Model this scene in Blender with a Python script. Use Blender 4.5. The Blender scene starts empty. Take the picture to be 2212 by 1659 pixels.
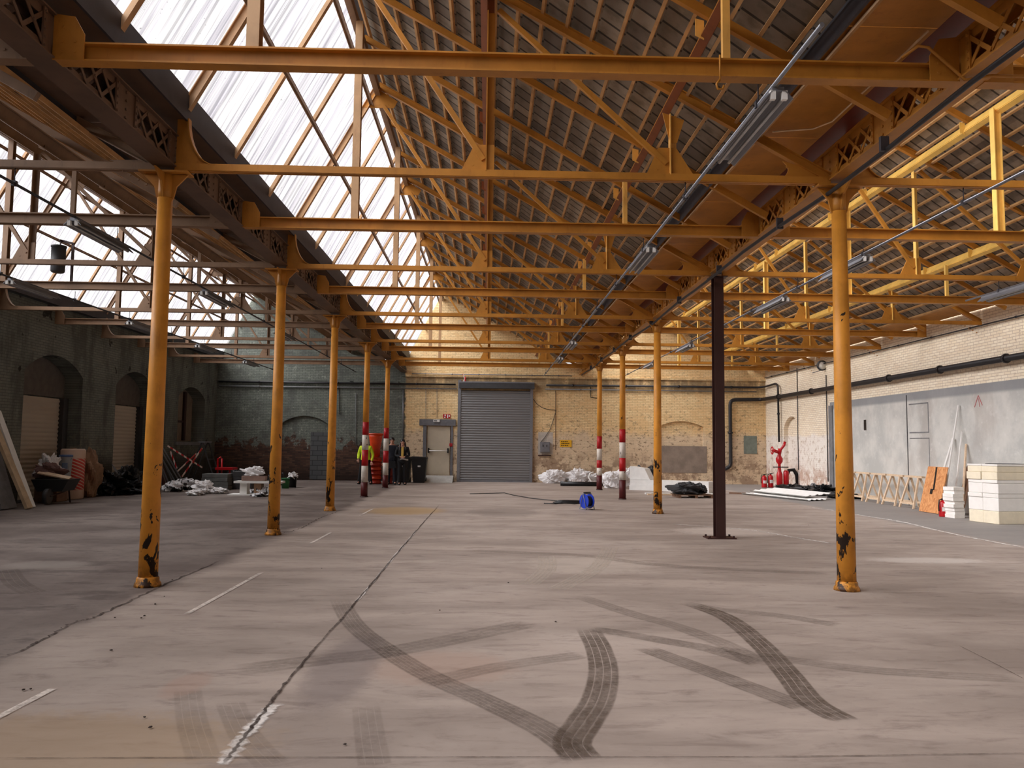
import bpy, bmesh, math, random
from mathutils import Vector, Matrix, noise as MN
random.seed(7)
PI = math.pi
sc = bpy.context.scene
COL = sc.collection

# ---------------------------------------------------------------- camera
F_PX, YAW, PITCH, ROLL = 1713.66, 0.0284, 0.0773, 0.0110
CAM = Vector((0, 0, 1.5))
fwd = Vector((math.sin(YAW) * math.cos(PITCH), math.cos(YAW) * math.cos(PITCH), math.sin(PITCH)))
right = Vector((math.cos(YAW), -math.sin(YAW), 0))
up = right.cross(fwd)
r2 = right * math.cos(ROLL) + up * math.sin(ROLL)
u2 = -right * math.sin(ROLL) + up * math.cos(ROLL)
cd = bpy.data.cameras.new('camera'); cam = bpy.data.objects.new('camera', cd); COL.objects.link(cam)
M = Matrix((r2, u2, -fwd)).transposed().to_4x4(); M.translation = CAM
cam.matrix_world = M
cd.sensor_width = 36; cd.sensor_fit = 'HORIZONTAL'; cd.lens = F_PX / 2212 * 36
cd.clip_start = .05; cd.clip_end = 300
sc.camera = cam

# ---------------------------------------------------------------- world, light, exposure
SKY_LOW, SKY_HIGH = .72, 19.0
w = bpy.data.worlds.new('sky'); sc.world = w; w.use_nodes = True
bg = w.node_tree.nodes['Background']
# overcast sky with a bright patch added high left, unseen, to light the hall
_t = w.node_tree; _g = _t.nodes.new('ShaderNodeTexCoord'); _d = _t.nodes.new('ShaderNodeVectorMath'); _d.operation = 'DOT_PRODUCT'
_t.links.new(_g.outputs['Generated'], _d.inputs[0]); _d.inputs[1].default_value = Vector((-.72, -.18, .67)).normalized()
_r = _t.nodes.new('ShaderNodeMapRange'); _r.interpolation_type = 'SMOOTHSTEP'; _t.links.new(_d.outputs['Value'], _r.inputs[0])
_r.inputs[1].default_value = .62; _r.inputs[2].default_value = 1.0; _r.inputs[3].default_value = SKY_LOW; _r.inputs[4].default_value = SKY_HIGH
bg.inputs[0].default_value = (1.0, .98, .96, 1); _t.links.new(_r.outputs[0], bg.inputs[1])
sc.view_settings.view_transform = 'Standard'
try: sc.view_settings.look = 'None'
except Exception: pass
sc.view_settings.gamma = 1; sc.view_settings.use_curve_mapping = False
sc.view_settings.exposure = 0.0
sc.cycles.max_bounces = 7; sc.cycles.diffuse_bounces = 5; sc.cycles.transparent_max_bounces = 12
sc.cycles.glossy_bounces = 2; sc.cycles.caustics_reflective = False; sc.cycles.caustics_refractive = False

def ray(px, py):
    u, v = px - 1106, py - 829.5
    return (fwd * F_PX + r2 * u - u2 * v).normalized()
def at(px, py, Y=None, X=None, Z=None):       # a point of the place seen at a pixel
    d = ray(px, py)
    if Y is not None: t = Y / d.y
    elif X is not None: t = X / d.x
    else: t = (Z - 1.5) / d.z
    return CAM + d * t

# ---------------------------------------------------------------- materials
def srgb(r, g, b):
    f = lambda c: (c / 255 / 12.92) if c / 255 <= .04045 else ((c / 255 + .055) / 1.055) ** 2.4
    return (f(r), f(g), f(b), 1)
class NM:
    def __init__(s, name):
        s.m = bpy.data.materials.new(name); s.m.use_nodes = True
        s.t = s.m.node_tree; s.N = s.t.nodes; s.L = s.t.links
        s.b = s.N['Principled BSDF']; s.out = s.N['Material Output']
    def n(s, ty, **k):
        x = s.N.new(ty)
        for a, v in k.items(): setattr(x, a, v)
        return x
    def put(s, sock, v):
        if v is None: return
        if hasattr(v, 'is_linked') or isinstance(v, bpy.types.NodeSocket): s.L.new(v, sock)
        else: sock.default_value = v
    def pos(s): return s.n('ShaderNodeNewGeometry').outputs['Position']
    def obj(s): return s.n('ShaderNodeTexCoord').outputs['Object']
    def sep(s, v):
        x = s.n('ShaderNodeSeparateXYZ'); s.L.new(v, x.inputs[0]); return x.outputs
    def comb(s, x=0, y=0, z=0):
        c = s.n('ShaderNodeCombineXYZ')
        for i, v in enumerate((x, y, z)): s.put(c.inputs[i], v)
        return c.outputs[0]
    def math(s, op, a, b=None, c=None, clamp=False):
        x = s.n('ShaderNodeMath', operation=op, use_clamp=clamp)
        s.put(x.inputs[0], a); s.put(x.inputs[1], b); s.put(x.inputs[2], c); return x.outputs[0]
    def scl(s, v, k):
        x = s.n('ShaderNodeVectorMath', operation='MULTIPLY'); s.put(x.inputs[0], v); x.inputs[1].default_value = k
        return x.outputs[0]
    def noise(s, v, scale, detail=4, rough=.55, dist=0):
        x = s.n('ShaderNodeTexNoise'); s.put(x.inputs['Vector'], v); x.inputs['Scale'].default_value = scale
        x.inputs['Detail'].default_value = detail; x.inputs['Roughness'].default_value = rough
        x.inputs['Distortion'].default_value = dist; return x.outputs[0]
    def step(s, v, a, b):
        x = s.n('ShaderNodeMapRange', interpolation_type='SMOOTHSTEP'); s.put(x.inputs[0], v)
        x.inputs[1].default_value = a; x.inputs[2].default_value = b; return x.outputs[0]
    def mix(s, f, a, b):
        x = s.n('ShaderNodeMix', data_type='RGBA'); s.put(x.inputs[0], f); s.put(x.inputs[6], a); s.put(x.inputs[7], b)
        return x.outputs[2]
    def mul(s, a, b): return s.math('MULTIPLY', a, b)
    def add(s, a, b): return s.math('ADD', a, b)
    def bump(s, h, st=.3, d=.01):
        x = s.n('ShaderNodeBump'); x.inputs['Strength'].default_value = st; x.inputs['Distance'].default_value = d
        s.put(x.inputs['Height'], h); s.L.new(x.outputs[0], s.b.inputs['Normal'])
    def fin(s, col, rough=.7, metal=0, spec=None):
        s.put(s.b.inputs['Base Color'], col); s.put(s.b.inputs['Roughness'], rough)
        s.b.inputs['Metallic'].default_value = metal
        if spec is not None: s.b.inputs['Specular IOR Level'].default_value = spec
        return s.m
MC = {}
def plain(name, c, rough=.6, metal=0, var=.25, scale=6):
    if name in MC: return MC[name]
    m = NM(name); o = m.obj(); c = srgb(*c)
    d = tuple(x * (1 - var) for x in c[:3]) + (1,)
    n = m.noise(o, scale, 5, .6)
    MC[name] = m.fin(m.mix(m.step(n, .3, .7), d, c), rough, metal); return MC[name]
def paint(name, c, chip=0, dark=None, spec=.35):
    m = NM(name); p = m.pos(); c = srgb(*c)
    d = tuple(x * .74 for x in c[:3]) + (1,)
    col = m.mix(m.step(m.noise(p, 2.3, 5, .6), .35, .7), c, d)
    g = m.step(m.noise(m.scl(p, (1, 1, .25)), 9, 6, .7), .52, .75)
    col = m.mix(m.mul(g, .35), col, srgb(*(dark or (120, 60, 20))))
    if chip:
        z = m.sep(p)[2]
        n = m.noise(m.scl(p, (1, 1, .5)), 7, 4, .6, .6)
        th = m.math('MULTIPLY', m.step(z, 2.6, 0), chip)
        k = m.step(m.add(n, th), .70, .715)
        col = m.mix(k, col, srgb(38, 26, 18))
        foot = m.mul(m.step(z, .28, .0), m.step(m.noise(p, 14, 4), .35, .6))
        col = m.mix(m.mul(foot, .8), col, srgb(70, 42, 20))
    return m.fin(col, .5, 0, spec)
ORANGE = paint('orange_steel_paint', (186, 125, 46))
BACKLIT = paint('backlit_brown_steel_paint', (150, 120, 94), dark=(80, 62, 54))  # orange steel with backlight haze put into its colour
GIRDK = paint('backlit_dark_girder_paint', (104, 80, 64), dark=(60, 46, 42))  # left girder and gutter steel, its shade put into the colour
PYEL = paint('lit_yellow_purlin_paint', (246, 200, 104), dark=(200, 140, 60))  # right-bay orange steel, light from the glazing put into its colour
BRP = paint('shaded_purlin_paint', (138, 74, 34), dark=(80, 40, 20))  # shaded copy of the purlin steel, underside shade painted in
TAN = paint('pale_tan_steel_paint', (190, 152, 112))
COLPAINT = paint('yellow_column_paint', (222, 150, 54), chip=.155)
BUFF = paint('lit_orange_steel_paint', (238, 180, 92))  # lit copy of the orange steel, brightness from the glazing painted in
RUST = paint('red_brown_primer', (110, 34, 12), dark=(60, 20, 10))
REDP = paint('red_warning_paint', (176, 20, 26), dark=(90, 10, 12))
WHITEP = paint('white_warning_paint', (214, 204, 192), chip=.10, dark=(130, 110, 90))
DARKRED = paint('worn_dark_red_paint', (84, 22, 22), dark=(40, 14, 12))
BROWNST = paint('dark_brown_steel', (62, 36, 32), dark=(34, 20, 18))
ZINC = plain('dull_zinc', (66, 64, 70), .6, .2)
GALV = plain('galvanised_steel', (140, 142, 148), .42, .6, .15)
DKPIPE = plain('black_pipe', (44, 42, 44), .5, .2)
BLACK = plain('black_plastic', (20, 20, 22), .45)
DKGREY = plain('dark_grey', (62, 62, 64), .6)
GREY = plain('mid_grey', (128, 128, 130), .6)
WHITE = plain('white_sheet', (235, 234, 230), .5, 0, .08)
CREAM = plain('cream_foam', (242, 230, 204), .8, 0, .1)
WHITEFOAM = plain('white_foam', (242, 238, 232), .8, 0, .06)
WOOD = plain('pale_wood', (228, 200, 168), .7, 0, .2, 12)
BROWNW = plain('brown_wood', (120, 88, 66), .7, 0, .3, 10)
RED = plain('red_gloss', (190, 16, 28), .3, 0, .15)
ORPL = plain('orange_plastic', (226, 70, 20), .45, 0, .15)
BLUE = plain('blue_plastic', (36, 66, 190), .4, 0, .15)
GREEN = plain('green_plastic', (60, 130, 80), .5)
CARD = plain('cardboard', (150, 118, 92), .8)
SKIN = plain('skin', (196, 146, 122), .55, 0, .08)
HAIR = plain('dark_hair', (26, 18, 16), .5)
CLOTH = plain('black_cloth', (18, 18, 22), .85, 0, .3)
NAVY = plain('navy_cloth', (26, 28, 40), .85)
YELTOP = plain('yellow_cloth', (226, 190, 96), .8)
HIVIS = plain('hi_vis_cloth', (214, 240, 40), .7, 0, .05)
REFL = plain('silver_reflective_tape', (170, 174, 170), .3, .3)
DOORP = plain('cream_door_paint', (198, 186, 164), .45, 0, .12, 2)
LINTEL = plain('grey_painted_frame', (112, 112, 116), .6)
SIGNY = plain('yellow_sign', (236, 178, 30), .5, 0, .08)

def m_osb():
    m = NM('chipboard_flakes'); o = m.obj()
    v = m.n('ShaderNodeTexVoronoi'); m.L.new(m.scl(o, (1, 1, .6)), v.inputs['Vector']); v.inputs['Scale'].default_value = 26
    return m.fin(m.mix(m.sep(v.outputs['Color'])[0], srgb(222, 160, 104), srgb(190, 122, 70)), .75)
OSB = m_osb()

def m_tile():
    m = NM('clay_roof_tile_underside'); p = m.pos(); X, Y, Z = m.sep(p)
    yy = m.math('DIVIDE', Y, .262)
    fr = m.math('FRACT', yy); row = m.math('FLOOR', yy)
    r2_ = m.math('FLOOR', m.math('DIVIDE', X, .27))
    wn = m.n('ShaderNodeTexWhiteNoise'); m.L.new(m.comb(row, r2_, 0), wn.inputs[0])
    base = m.mix(wn.outputs[0], srgb(164, 152, 136), srgb(112, 103, 94))
    base = m.mix(m.mul(m.step(m.noise(p, 5, 5), .45, .7), .5), base, srgb(84, 78, 62))
    j = m.step(m.math('ABSOLUTE', m.math('SUBTRACT', fr, .5)), .42, .45)
    m.bump(m.math('SUBTRACT', 1, j), .6, .02)
    return m.fin(m.mix(m.mul(j, .85), base, srgb(30, 24, 20)), .85)
TILE = m_tile()
BATTEN = plain('batten_wood', (206, 158, 102), .8, 0, .3, 4)

def m_glaze():                                    # weathered translucent corrugated sheet: daylight comes through it
    m = NM('translucent_corrugated_sheet'); p = m.pos()
    q = m.scl(p, (.025, 1, .012))
    n1 = m.noise(q, 11, 5, .7); n2 = m.noise(q, 26, 3, .7); n3 = m.noise(p, 3.5, 5, .6); sp = m.noise(p, 38, 2, .5)
    a = m.mix(m.step(n1, .38, .62), srgb(206, 204, 212), srgb(253, 253, 253))
    a = m.mix(m.mul(m.step(n2, .47, .62), .6), a, srgb(132, 130, 138))
    a = m.mix(m.mul(m.step(n3, .55, .8), .35), a, srgb(176, 174, 180))
    a = m.mix(m.mul(m.step(sp, .70, .76), .6), a, srgb(80, 76, 82))
    tr = m.n('ShaderNodeBsdfTranslucent'); m.L.new(a, tr.inputs[0])
    df = m.n('ShaderNodeBsdfDiffuse'); m.L.new(a, df.inputs[0])
    tp = m.n('ShaderNodeBsdfTransparent'); m.L.new(a, tp.inputs[0])
    mx = m.n('ShaderNodeMixShader'); mx.inputs[0].default_value = .35
    m.L.new(tr.outputs[0], mx.inputs[1]); m.L.new(df.outputs[0], mx.inputs[2])
    m2 = m.n('ShaderNodeMixShader'); m2.inputs[0].default_value = .30
    m.L.new(tp.outputs[0], m2.inputs[1]); m.L.new(mx.outputs[0], m2.inputs[2]); m.L.new(m2.outputs[0], m.out.inputs[0])
    return m.m
GLAZE = m_glaze()

def m_floor():
    m = NM('worn_concrete_floor'); p = m.pos(); X, Y, Z = m.sep(p)
    st = m.noise(m.scl(p, (.35, 1.2, 1)), 1.1, 8, .62, .4)
    n2 = m.noise(p, .45, 5, .55); n3 = m.noise(p, 11, 7, .7); n4 = m.noise(m.scl(p, (.5, 1.6, 1)), 4, 6, .7, .5)
    col = m.mix(m.step(st, .36, .66), srgb(144, 131, 122), srgb(170, 156, 146))
    col = m.mix(m.mul(m.step(n2, .48, .68), .5), col, srgb(184, 171, 161))
    col = m.mix(m.mul(m.step(n4, .50, .72), .55), col, srgb(110, 96, 90))
    col = m.mix(m.mul(m.step(n3, .52, .75), .22), col, srgb(98, 88, 80))
    # rougher, darker, patched slab of the left bay
    xw = m.add(X, m.mul(m.math('SUBTRACT', m.noise(p, .8, 5, .6), .5), .7))
    lf = m.step(xw, -3.15, -3.45)
    lcol = m.mix(m.step(m.noise(p, .55, 6, .6), .35, .65), srgb(96, 84, 78), srgb(128, 117, 110))
    lcol = m.mix(m.mul(m.step(m.noise(m.scl(p, (.6, 1.5, 1)), 1.6, 6, .7), .52, .62), .6), lcol, srgb(72, 60, 56))
    lcol = m.mix(m.mul(m.step(m.noise(p, 9, 6, .7), .5, .7), .35), lcol, srgb(74, 64, 60))
    col = m.mix(lf, col, lcol)
    # greyer strip by the right-hand wall
    xr = m.add(X, m.mul(m.math('SUBTRACT', m.noise(p, .7, 4), .5), .9))
    rf = m.step(xr, 8.35, 8.6)
    col = m.mix(m.mul(rf, .75), col, srgb(136, 134, 132))
    # yellow dust patch, reddish stains, dark oily stain
    def blob(cx, cy, rx, ry, c, k, col):
        d = m.math('ADD', m.math('POWER', m.math('DIVIDE', m.math('SUBTRACT', X, cx), rx), 2), m.math('POWER', m.math('DIVIDE', m.math('SUBTRACT', Y, cy), ry), 2))
        d = m.add(d, m.mul(m.math('SUBTRACT', n3, .5), 1.4))
        return m.mix(m.mul(m.step(d, 1.2, .3), k), col, srgb(*c))
    col = blob(-1.9, 18.2, 1.0, 1.2, (176, 144, 98), .7, col)
    col = blob(.35, 18.0, .9, 1.2, (92, 82, 76), .45, col)
    col = blob(-.3, 5.5, .55, .45, (158, 130, 114), .45, col)
    col = blob(-1.85, 5.1, .14, .3, (166, 128, 110), .3, col)
    col = blob(-2.2, 4.1, 1.2, .55, (158, 134, 106), .6, col)
    col = blob(3.5, 8.4, .8, .5, (176, 164, 154), .5, col)
    col = blob(-.95, 5.5, .25, 1.0, (100, 90, 90), .5, col)
    col = blob(-5.3, 9.9, .55, .35, (146, 138, 130), .5, col)
    col = blob(4.3, 14.3, 1.0, .8, (206, 194, 184), .6, col)
    col = blob(6.0, 10.8, .9, .3, (206, 198, 190), .6, col)
    col = blob(1.3, 10.2, .9, .8, (192, 180, 168), .4, col)
    m.bump(n3, .12, .01)
    return m.fin(col, m.math('MULTIPLY_ADD', n4, .25, .55), 0, .3)
FLOORM = m_floor()

def brick(m, u, v, z_=0, c1=(.5,.5,.5,1), c2=(.4,.4,.4,1), mo=(.3,.3,.3,1)):
    t = m.n('ShaderNodeTexBrick'); m.L.new(m.comb(u, v, 0), t.inputs[0])
    t.inputs['Scale'].default_value = 1; t.inputs['Mortar Size'].default_value = .008; t.inputs['Mortar Smooth'].default_value = .3
    t.inputs['Brick Width'].default_value = .22; t.inputs['Row Height'].default_value = .068; t.inputs['Bias'].default_value = 0
    t.inputs['Color1'].default_value = c1; t.inputs['Color2'].default_value = c2; t.inputs['Mortar'].default_value = mo
    return t.outputs
def m_back():
    m = NM('old_painted_brick_back_wall'); p = m.pos(); X, Y, Z = m.sep(p)
    bc = brick(m, X, Z, 0, srgb(248, 222, 172), srgb(236, 202, 150), srgb(196, 166, 122))
    cream = m.mix(m.mul(m.step(m.noise(p, 1.2, 6, .65), .42, .68), .5), bc[0], srgb(228, 188, 132))
    spots = m.step(m.noise(m.scl(p, (1, 1, 1.5)), 5.5, 7, .78), .53, .62)
    low = m.step(Z, 3.4, 1.5)
    white = m.mix(m.noise(p, 3, 5), srgb(224, 208, 188), srgb(196, 176, 154))
    cream = m.mix(m.mul(m.step(m.add(Z, m.mul(m.math('SUBTRACT', m.noise(p, 1.6, 5, .7), .5), 1.1)), 2.25, 1.75), .6), cream, white)
    cream = m.mix(m.mul(spots, m.math('MULTIPLY_ADD', low, .50, .38)), cream, srgb(124, 98, 76))
    lowp = m.mul(m.step(Z, 1.45, .7), m.step(m.noise(p, 1.9, 7, .7), .46, .56))
    cream = m.mix(m.mul(lowp, .7), cream, srgb(140, 112, 92))
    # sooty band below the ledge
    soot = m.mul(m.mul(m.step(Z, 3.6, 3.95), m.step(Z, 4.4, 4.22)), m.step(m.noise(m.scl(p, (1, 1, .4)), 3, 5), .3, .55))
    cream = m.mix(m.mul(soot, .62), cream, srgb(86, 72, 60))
    g = brick(m, X, Z, 0, srgb(128, 134, 124), srgb(114, 120, 112), srgb(84, 88, 82))
    grn = m.mix(m.mul(m.step(m.noise(p, 6, 8, .85), .54, .64), .6), g[0], srgb(178, 184, 170))
    grn = m.mix(m.mul(m.step(m.noise(p, 1.4, 6, .7), .45, .65), .6), grn, srgb(84, 84, 82))
    rb = brick(m, X, Z, 0, srgb(104, 76, 62), srgb(66, 50, 44), srgb(70, 60, 54))
    rl = m.step(m.add(Z, m.mul(m.math('SUBTRACT', m.noise(p, 2.6, 8, .78), .5), 3.4)), 1.62, 1.38)
    grn = m.mix(rl, grn, rb[0])
    grn = m.mix(m.mul(m.step(Z, .8, .1), .7), grn, srgb(26, 22, 22))
    edge = m.add(X, m.mul(m.math('SUBTRACT', m.noise(p, 4, 5, .7), .5), .35))
    col = m.mix(m.step(edge, -3.50, -3.42), grn, cream)
    m.bump(bc[1], -.4, .008)
    return m.fin(col, .85, 0, .2)
BACKM = m_back()
def m_left():
    m = NM('dark_painted_brick_left_wall'); p = m.pos(); X, Y, Z = m.sep(p)
    g = brick(m, Y, Z, 0, srgb(124, 128, 120), srgb(112, 116, 110), srgb(92, 96, 92))
    c = m.mix(m.mul(m.step(m.noise(m.scl(p, (1, 1, .3)), 1.5, 6, .65), .45, .62), .6), g[0], srgb(70, 72, 68))
    c = m.mix(m.mul(m.step(m.noise(p, 2.1, 3), .66, .70), .8), c, srgb(30, 28, 28))
    c = m.mix(m.mul(m.mul(m.step(m.noise(p, 6, 6, .75), .52, .6), m.step(Z, 2.2, 1.2)), .5), c, srgb(140, 134, 120))
    c = m.mix(m.mul(m.step(Z, 1.3, .7), .75), c, srgb(44, 36, 34))
    m.bump(g[1], -.4, .008); return m.fin(c, .85, 0, .2)
LEFTM = m_left()
def m_right():
    m = NM('cream_brick_right_wall'); p = m.pos(); X, Y, Z = m.sep(p)
    g = brick(m, Y, Z, 0, srgb(250, 238, 216), srgb(240, 224, 198), srgb(206, 188, 166))
    c = m.mix(m.mul(m.step(m.noise(p, 8, 6, .75), .58, .68), .5), g[0], srgb(150, 120, 96))
    wh = m.mix(m.step(m.noise(p, 6, 6, .7), .52, .62), srgb(236, 230, 224), srgb(190, 172, 158))
    lz = m.step(m.add(Z, m.mul(m.math('SUBTRACT', m.noise(p, 1.2, 5), .5), .5)), 2.05, 1.9)
    c = m.mix(m.mul(lz, .75), c, wh)
    lo = m.mul(m.step(Z, 1.2, .3), m.step(m.noise(p, 2.5, 6, .7), .42, .55))
    c = m.mix(m.mul(lo, .7), c, srgb(176, 128, 100))
    m.bump(g[1], -.4, .008); return m.fin(c, .85, 0, .2)
RIGHTM = m_right()
def m_render():
    m = NM('grey_cement_render'); p = m.pos(); X, Y, Z = m.sep(p)
    c = m.mix(m.step(m.noise(p, 1.1, 7, .65), .36, .64), srgb(186, 186, 182), srgb(210, 208, 202))
    c = m.mix(m.mul(m.step(m.noise(m.scl(p, (1, 1, .5)), .8, 5, .6), .52, .7), .45), c, srgb(166, 156, 148))
    c = m.mix(m.mul(m.step(m.noise(p, 5, 6, .7), .55, .7), .3), c, srgb(232, 230, 226))
    top = m.step(Z, 2.78, 2.88)
    c = m.mix(m.mul(top, .75), c, srgb(128, 130, 134))
    st = m.mul(m.mul(m.step(Y, 15.9, 16.2), m.step(Y, 16.7, 16.4)), m.step(Z, .9, 1.6))
    c = m.mix(m.mul(st, .6), c, srgb(140, 128, 116))
    return m.fin(c, .8, 0, .25)
RENDER = m_render()
def m_block():
    m = NM('grey_block_infill'); p = m.pos(); X, Y, Z = m.sep(p)
    t = brick(m, X, Z, 0, srgb(96, 98, 98), srgb(84, 86, 88), srgb(52, 52, 54))
    n = [x for x in m.N if x.type == 'TEX_BRICK'][0]; n.inputs['Brick Width'].default_value = .4; n.inputs['Row Height'].default_value = .2; n.inputs['Mortar Size'].default_value = .012
    return m.fin(t[0], .85, 0, .2)
BLOCK = m_block()
def m_shutter(name, c1, c2, rough=.4, metal=.4):
    m = NM(name); p = m.pos()
    c = m.mix(m.noise(m.scl(p, (.3, .3, 1)), 2, 4), srgb(*c1), srgb(*c2)); return m.fin(c, rough, metal)
SHUT = m_shutter('grey_roller_shutter', (146, 147, 148), (126, 126, 128))
SHUTL = m_shutter('beige_roller_shutter', (196, 188, 172), (170, 160, 146), .6, 0)
BOARDW = plain('painted_window_board', (100, 94, 88), .7)

def m_mark(name, c, stripes=4, k=.8, tread=True, edge=.08):
    m = NM(name); uv = m.n('ShaderNodeTexCoord').outputs['UV']; U, V, _ = m.sep(uv)
    p = m.pos()
    if stripes:
        fr = m.math('FRACT', m.math('MULTIPLY_ADD', V, stripes, .5))
        s = m.step(m.math('ABSOLUTE', m.math('SUBTRACT', fr, .5)), .03, .07)
    else: s = 1.0
    e = m.mul(m.step(V, 0, edge), m.step(V, 1, 1 - edge))
    nz = m.math('MULTIPLY_ADD', m.step(m.noise(p, 22, 5, .7), .35, .6), .45, .55)
    nz2 = m.math('MULTIPLY_ADD', m.step(m.noise(p, 2.0, 3, .6), .35, .6), .35, .65)
    ends = m.mul(m.step(U, 0, .12), m.step(m.add(U, m.mul(m.math('SUBTRACT', m.noise(p, 9, 3), .5), .08)), 1, .93))
    a = m.mul(m.mul(m.mul(e, s), m.mul(nz, nz2)), m.mul(ends, k))
    m.put(m.b.inputs['Alpha'], a)
    return m.fin(srgb(*c), .7, 0, .2)
TYRE = m_mark('tyre_rubber_mark', (84, 70, 58), 4, .60)
TYRES = m_mark('soft_tyre_mark', (78, 65, 56), 6, .38)
TYREF = m_mark('faint_tyre_mark', (84, 72, 64), 4, .24)
TYREX = m_mark('very_faint_tyre_mark', (84, 72, 64), 4, .16)
TYRELT = m_mark('pale_scuff_mark', (196, 184, 170), 5, .4)
CRACKM = m_mark('floor_joint_line', (58, 46, 40), 0, .95, edge=.3)
JOINTM = m_mark('thin_floor_joint_line', (82, 68, 60), 0, .8, edge=.3)
CHALK = m_mark('white_floor_paint', (232, 222, 212), 0, .85, edge=.12)
CHALKF = m_mark('chalky_line', (236, 230, 224), 0, .85, edge=.3)

# ---------------------------------------------------------------- mesh helpers
class MB:
    def __init__(s): s.bm = bmesh.new(); s.uv = None; s.sm = False
    def box(s, c, d, R=None):
        vs = []
        for i in (-1, 1):
            for j in (-1, 1):
                for k in (-1, 1):
                    v = Vector((i * d[0] / 2, j * d[1] / 2, k * d[2] / 2))
                    if R is not None: v = R @ v
                    vs.append(s.bm.verts.new(Vector(c) + v))
        for f in ((0, 1, 3, 2), (4, 6, 7, 5), (0, 4, 5, 1), (2, 3, 7, 6), (0, 2, 6, 4), (1, 5, 7, 3)):
            s.bm.faces.new([vs[q] for q in f])
        return s
    def span(s, a, b): a, b = Vector(a), Vector(b); return s.box((a + b) / 2, [abs(q) for q in (b - a)])
    def frame(s, a, b, upv=(0, 0, 1)):
        a, b = Vector(a), Vector(b); y = (b - a).normalized(); upv = Vector(upv)
        if abs(y.dot(upv)) > .98: upv = Vector((0, 1, 0))
        x = y.cross(upv).normalized(); z = x.cross(y)
        return a, b, Matrix((x, y, z)).transposed()
    def beam(s, a, b, wd, h, upv=(0, 0, 1), off=(0, 0)):
        a, b, R = s.frame(a, b, upv); o = R @ Vector((off[0], 0, off[1]))
        return s.box((a + b) / 2 + o, (wd, (b - a).length, h), R)
    def ibeam(s, a, b, wd, h, t=.012, upv=(0, 0, 1)):
        for o in (-1, 1): s.beam(a, b, wd, t, upv, (0, o * (h - t) / 2))
        return s.beam(a, b, t, h - 2 * t, upv)
    def angle(s, a, b, wd, t=.01, upv=(0, 0, 1)):
        s.beam(a, b, wd, t, upv, (0, wd / 2)); return s.beam(a, b, t, wd, upv)
    def tube(s, pts, r, seg=10, cap=True):
        pts = [Vector(p) for p in pts]; n = len(pts); rs = r if isinstance(r, (list, tuple)) else [r] * n
        rings = []; prev = None
        for i, p in enumerate(pts):
            d = (pts[min(i + 1, n - 1)] - pts[max(i - 1, 0)]).normalized()
            if prev is None:
                x = d.cross(Vector((0, 0, 1)));
                if x.length < .1: x = d.cross(Vector((1, 0, 0)))
            else: x = prev - d * prev.dot(d)
            x.normalize(); prev = x; y = d.cross(x)
            rings.append([s.bm.verts.new(p + (x * math.cos(2 * PI * k / seg) + y * math.sin(2 * PI * k / seg)) * rs[i]) for k in range(seg)])
        for a, b in zip(rings, rings[1:]):
            for k in range(seg):
                f = s.bm.faces.new((a[k], a[(k + 1) % seg], b[(k + 1) % seg], b[k])); f.smooth = True
        if cap: s.bm.faces.new(rings[0][::-1]); s.bm.faces.new(rings[-1])
        return s
    def lathe(s, prof, seg=20, c=(0, 0, 0), cap=True):
        rings = []
        for r, z in prof:
            rings.append([s.bm.verts.new(Vector(c) + Vector((r * math.cos(2 * PI * k / seg), r * math.sin(2 * PI * k / seg), z))) for k in range(seg)])
        for a, b in zip(rings, rings[1:]):
            for k in range(seg):
                f = s.bm.faces.new((a[k], a[(k + 1) % seg], b[(k + 1) % seg], b[k])); f.smooth = True
        if cap: s.bm.faces.new(rings[0][::-1]); s.bm.faces.new(rings[-1])
        return s
    def prism(s, poly, a, b, ax='y'):      # polygon (u,v) extruded between a and b along ax
        def P(u, v, t): return (u, t, v) if ax == 'y' else ((t, u, v) if ax == 'x' else (u, v, t))
        A = [s.bm.verts.new(P(u, v, a)) for u, v in poly]; B = [s.bm.verts.new(P(u, v, b)) for u, v in poly]
        s.bm.faces.new(A); s.bm.faces.new(B[::-1]); n = len(poly)
        for i in range(n): s.bm.faces.new((A[i], B[i], B[(i + 1) % n], A[(i + 1) % n]))
        return s
    def wavy(s, p0, eu, ev, nu, amp, nv=1, jag=None):
        pass
    def grid(s, fn, nu, nv, smooth=True):
        V = [[s.bm.verts.new(fn(i / nu, j / nv)) for j in range(nv + 1)] for i in range(nu + 1)]
        for i in range(nu):
            for j in range(nv):
                f = s.bm.faces.new((V[i][j], V[i + 1][j], V[i + 1][j + 1], V[i][j + 1])); f.smooth = smooth
        return s
    def mesh(s, name):
        bmesh.ops.recalc_face_normals(s.bm, faces=s.bm.faces)
        me = bpy.data.meshes.new(name); s.bm.to_mesh(me); s.bm.free(); return me
def obj(name, mb, mat, parent=None, loc=None, label=None, rot=None):
    me = mb.mesh(name) if isinstance(mb, MB) else mb
    o = bpy.data.objects.new(name, me); COL.objects.link(o)
    if mat is not None and not me.materials: me.materials.append(mat)
    if parent is not None: o.parent = parent
    if loc is not None: o.location = loc
    if rot is not None: o.rotation_euler = rot
    if label: o['label'] = label
    return o
def tag(o, label, cat, group=None):
    o['label'] = label; o['category'] = cat
    if group: o['group'] = group
    return o
def thing(name, label, cat, loc=(0, 0, 0), rz=0, group=None):
    o = bpy.data.objects.new(name, None); COL.objects.link(o); o.location = loc; o.rotation_euler = (0, 0, rz)
    o.empty_display_size = .2
    return tag(o, label, cat, group)
def struct(name, mb, mat, parent=None, **k):
    o = obj(name, mb, mat, parent, **k)
    if parent is None: o['kind'] = 'structure'
    return o
def kids(o): return [c for c in bpy.data.objects if c.parent == o]
CH = {}
def reg(o):
    CH[o.name] = kids(o)
    for c in CH[o.name]: reg(c)
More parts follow.
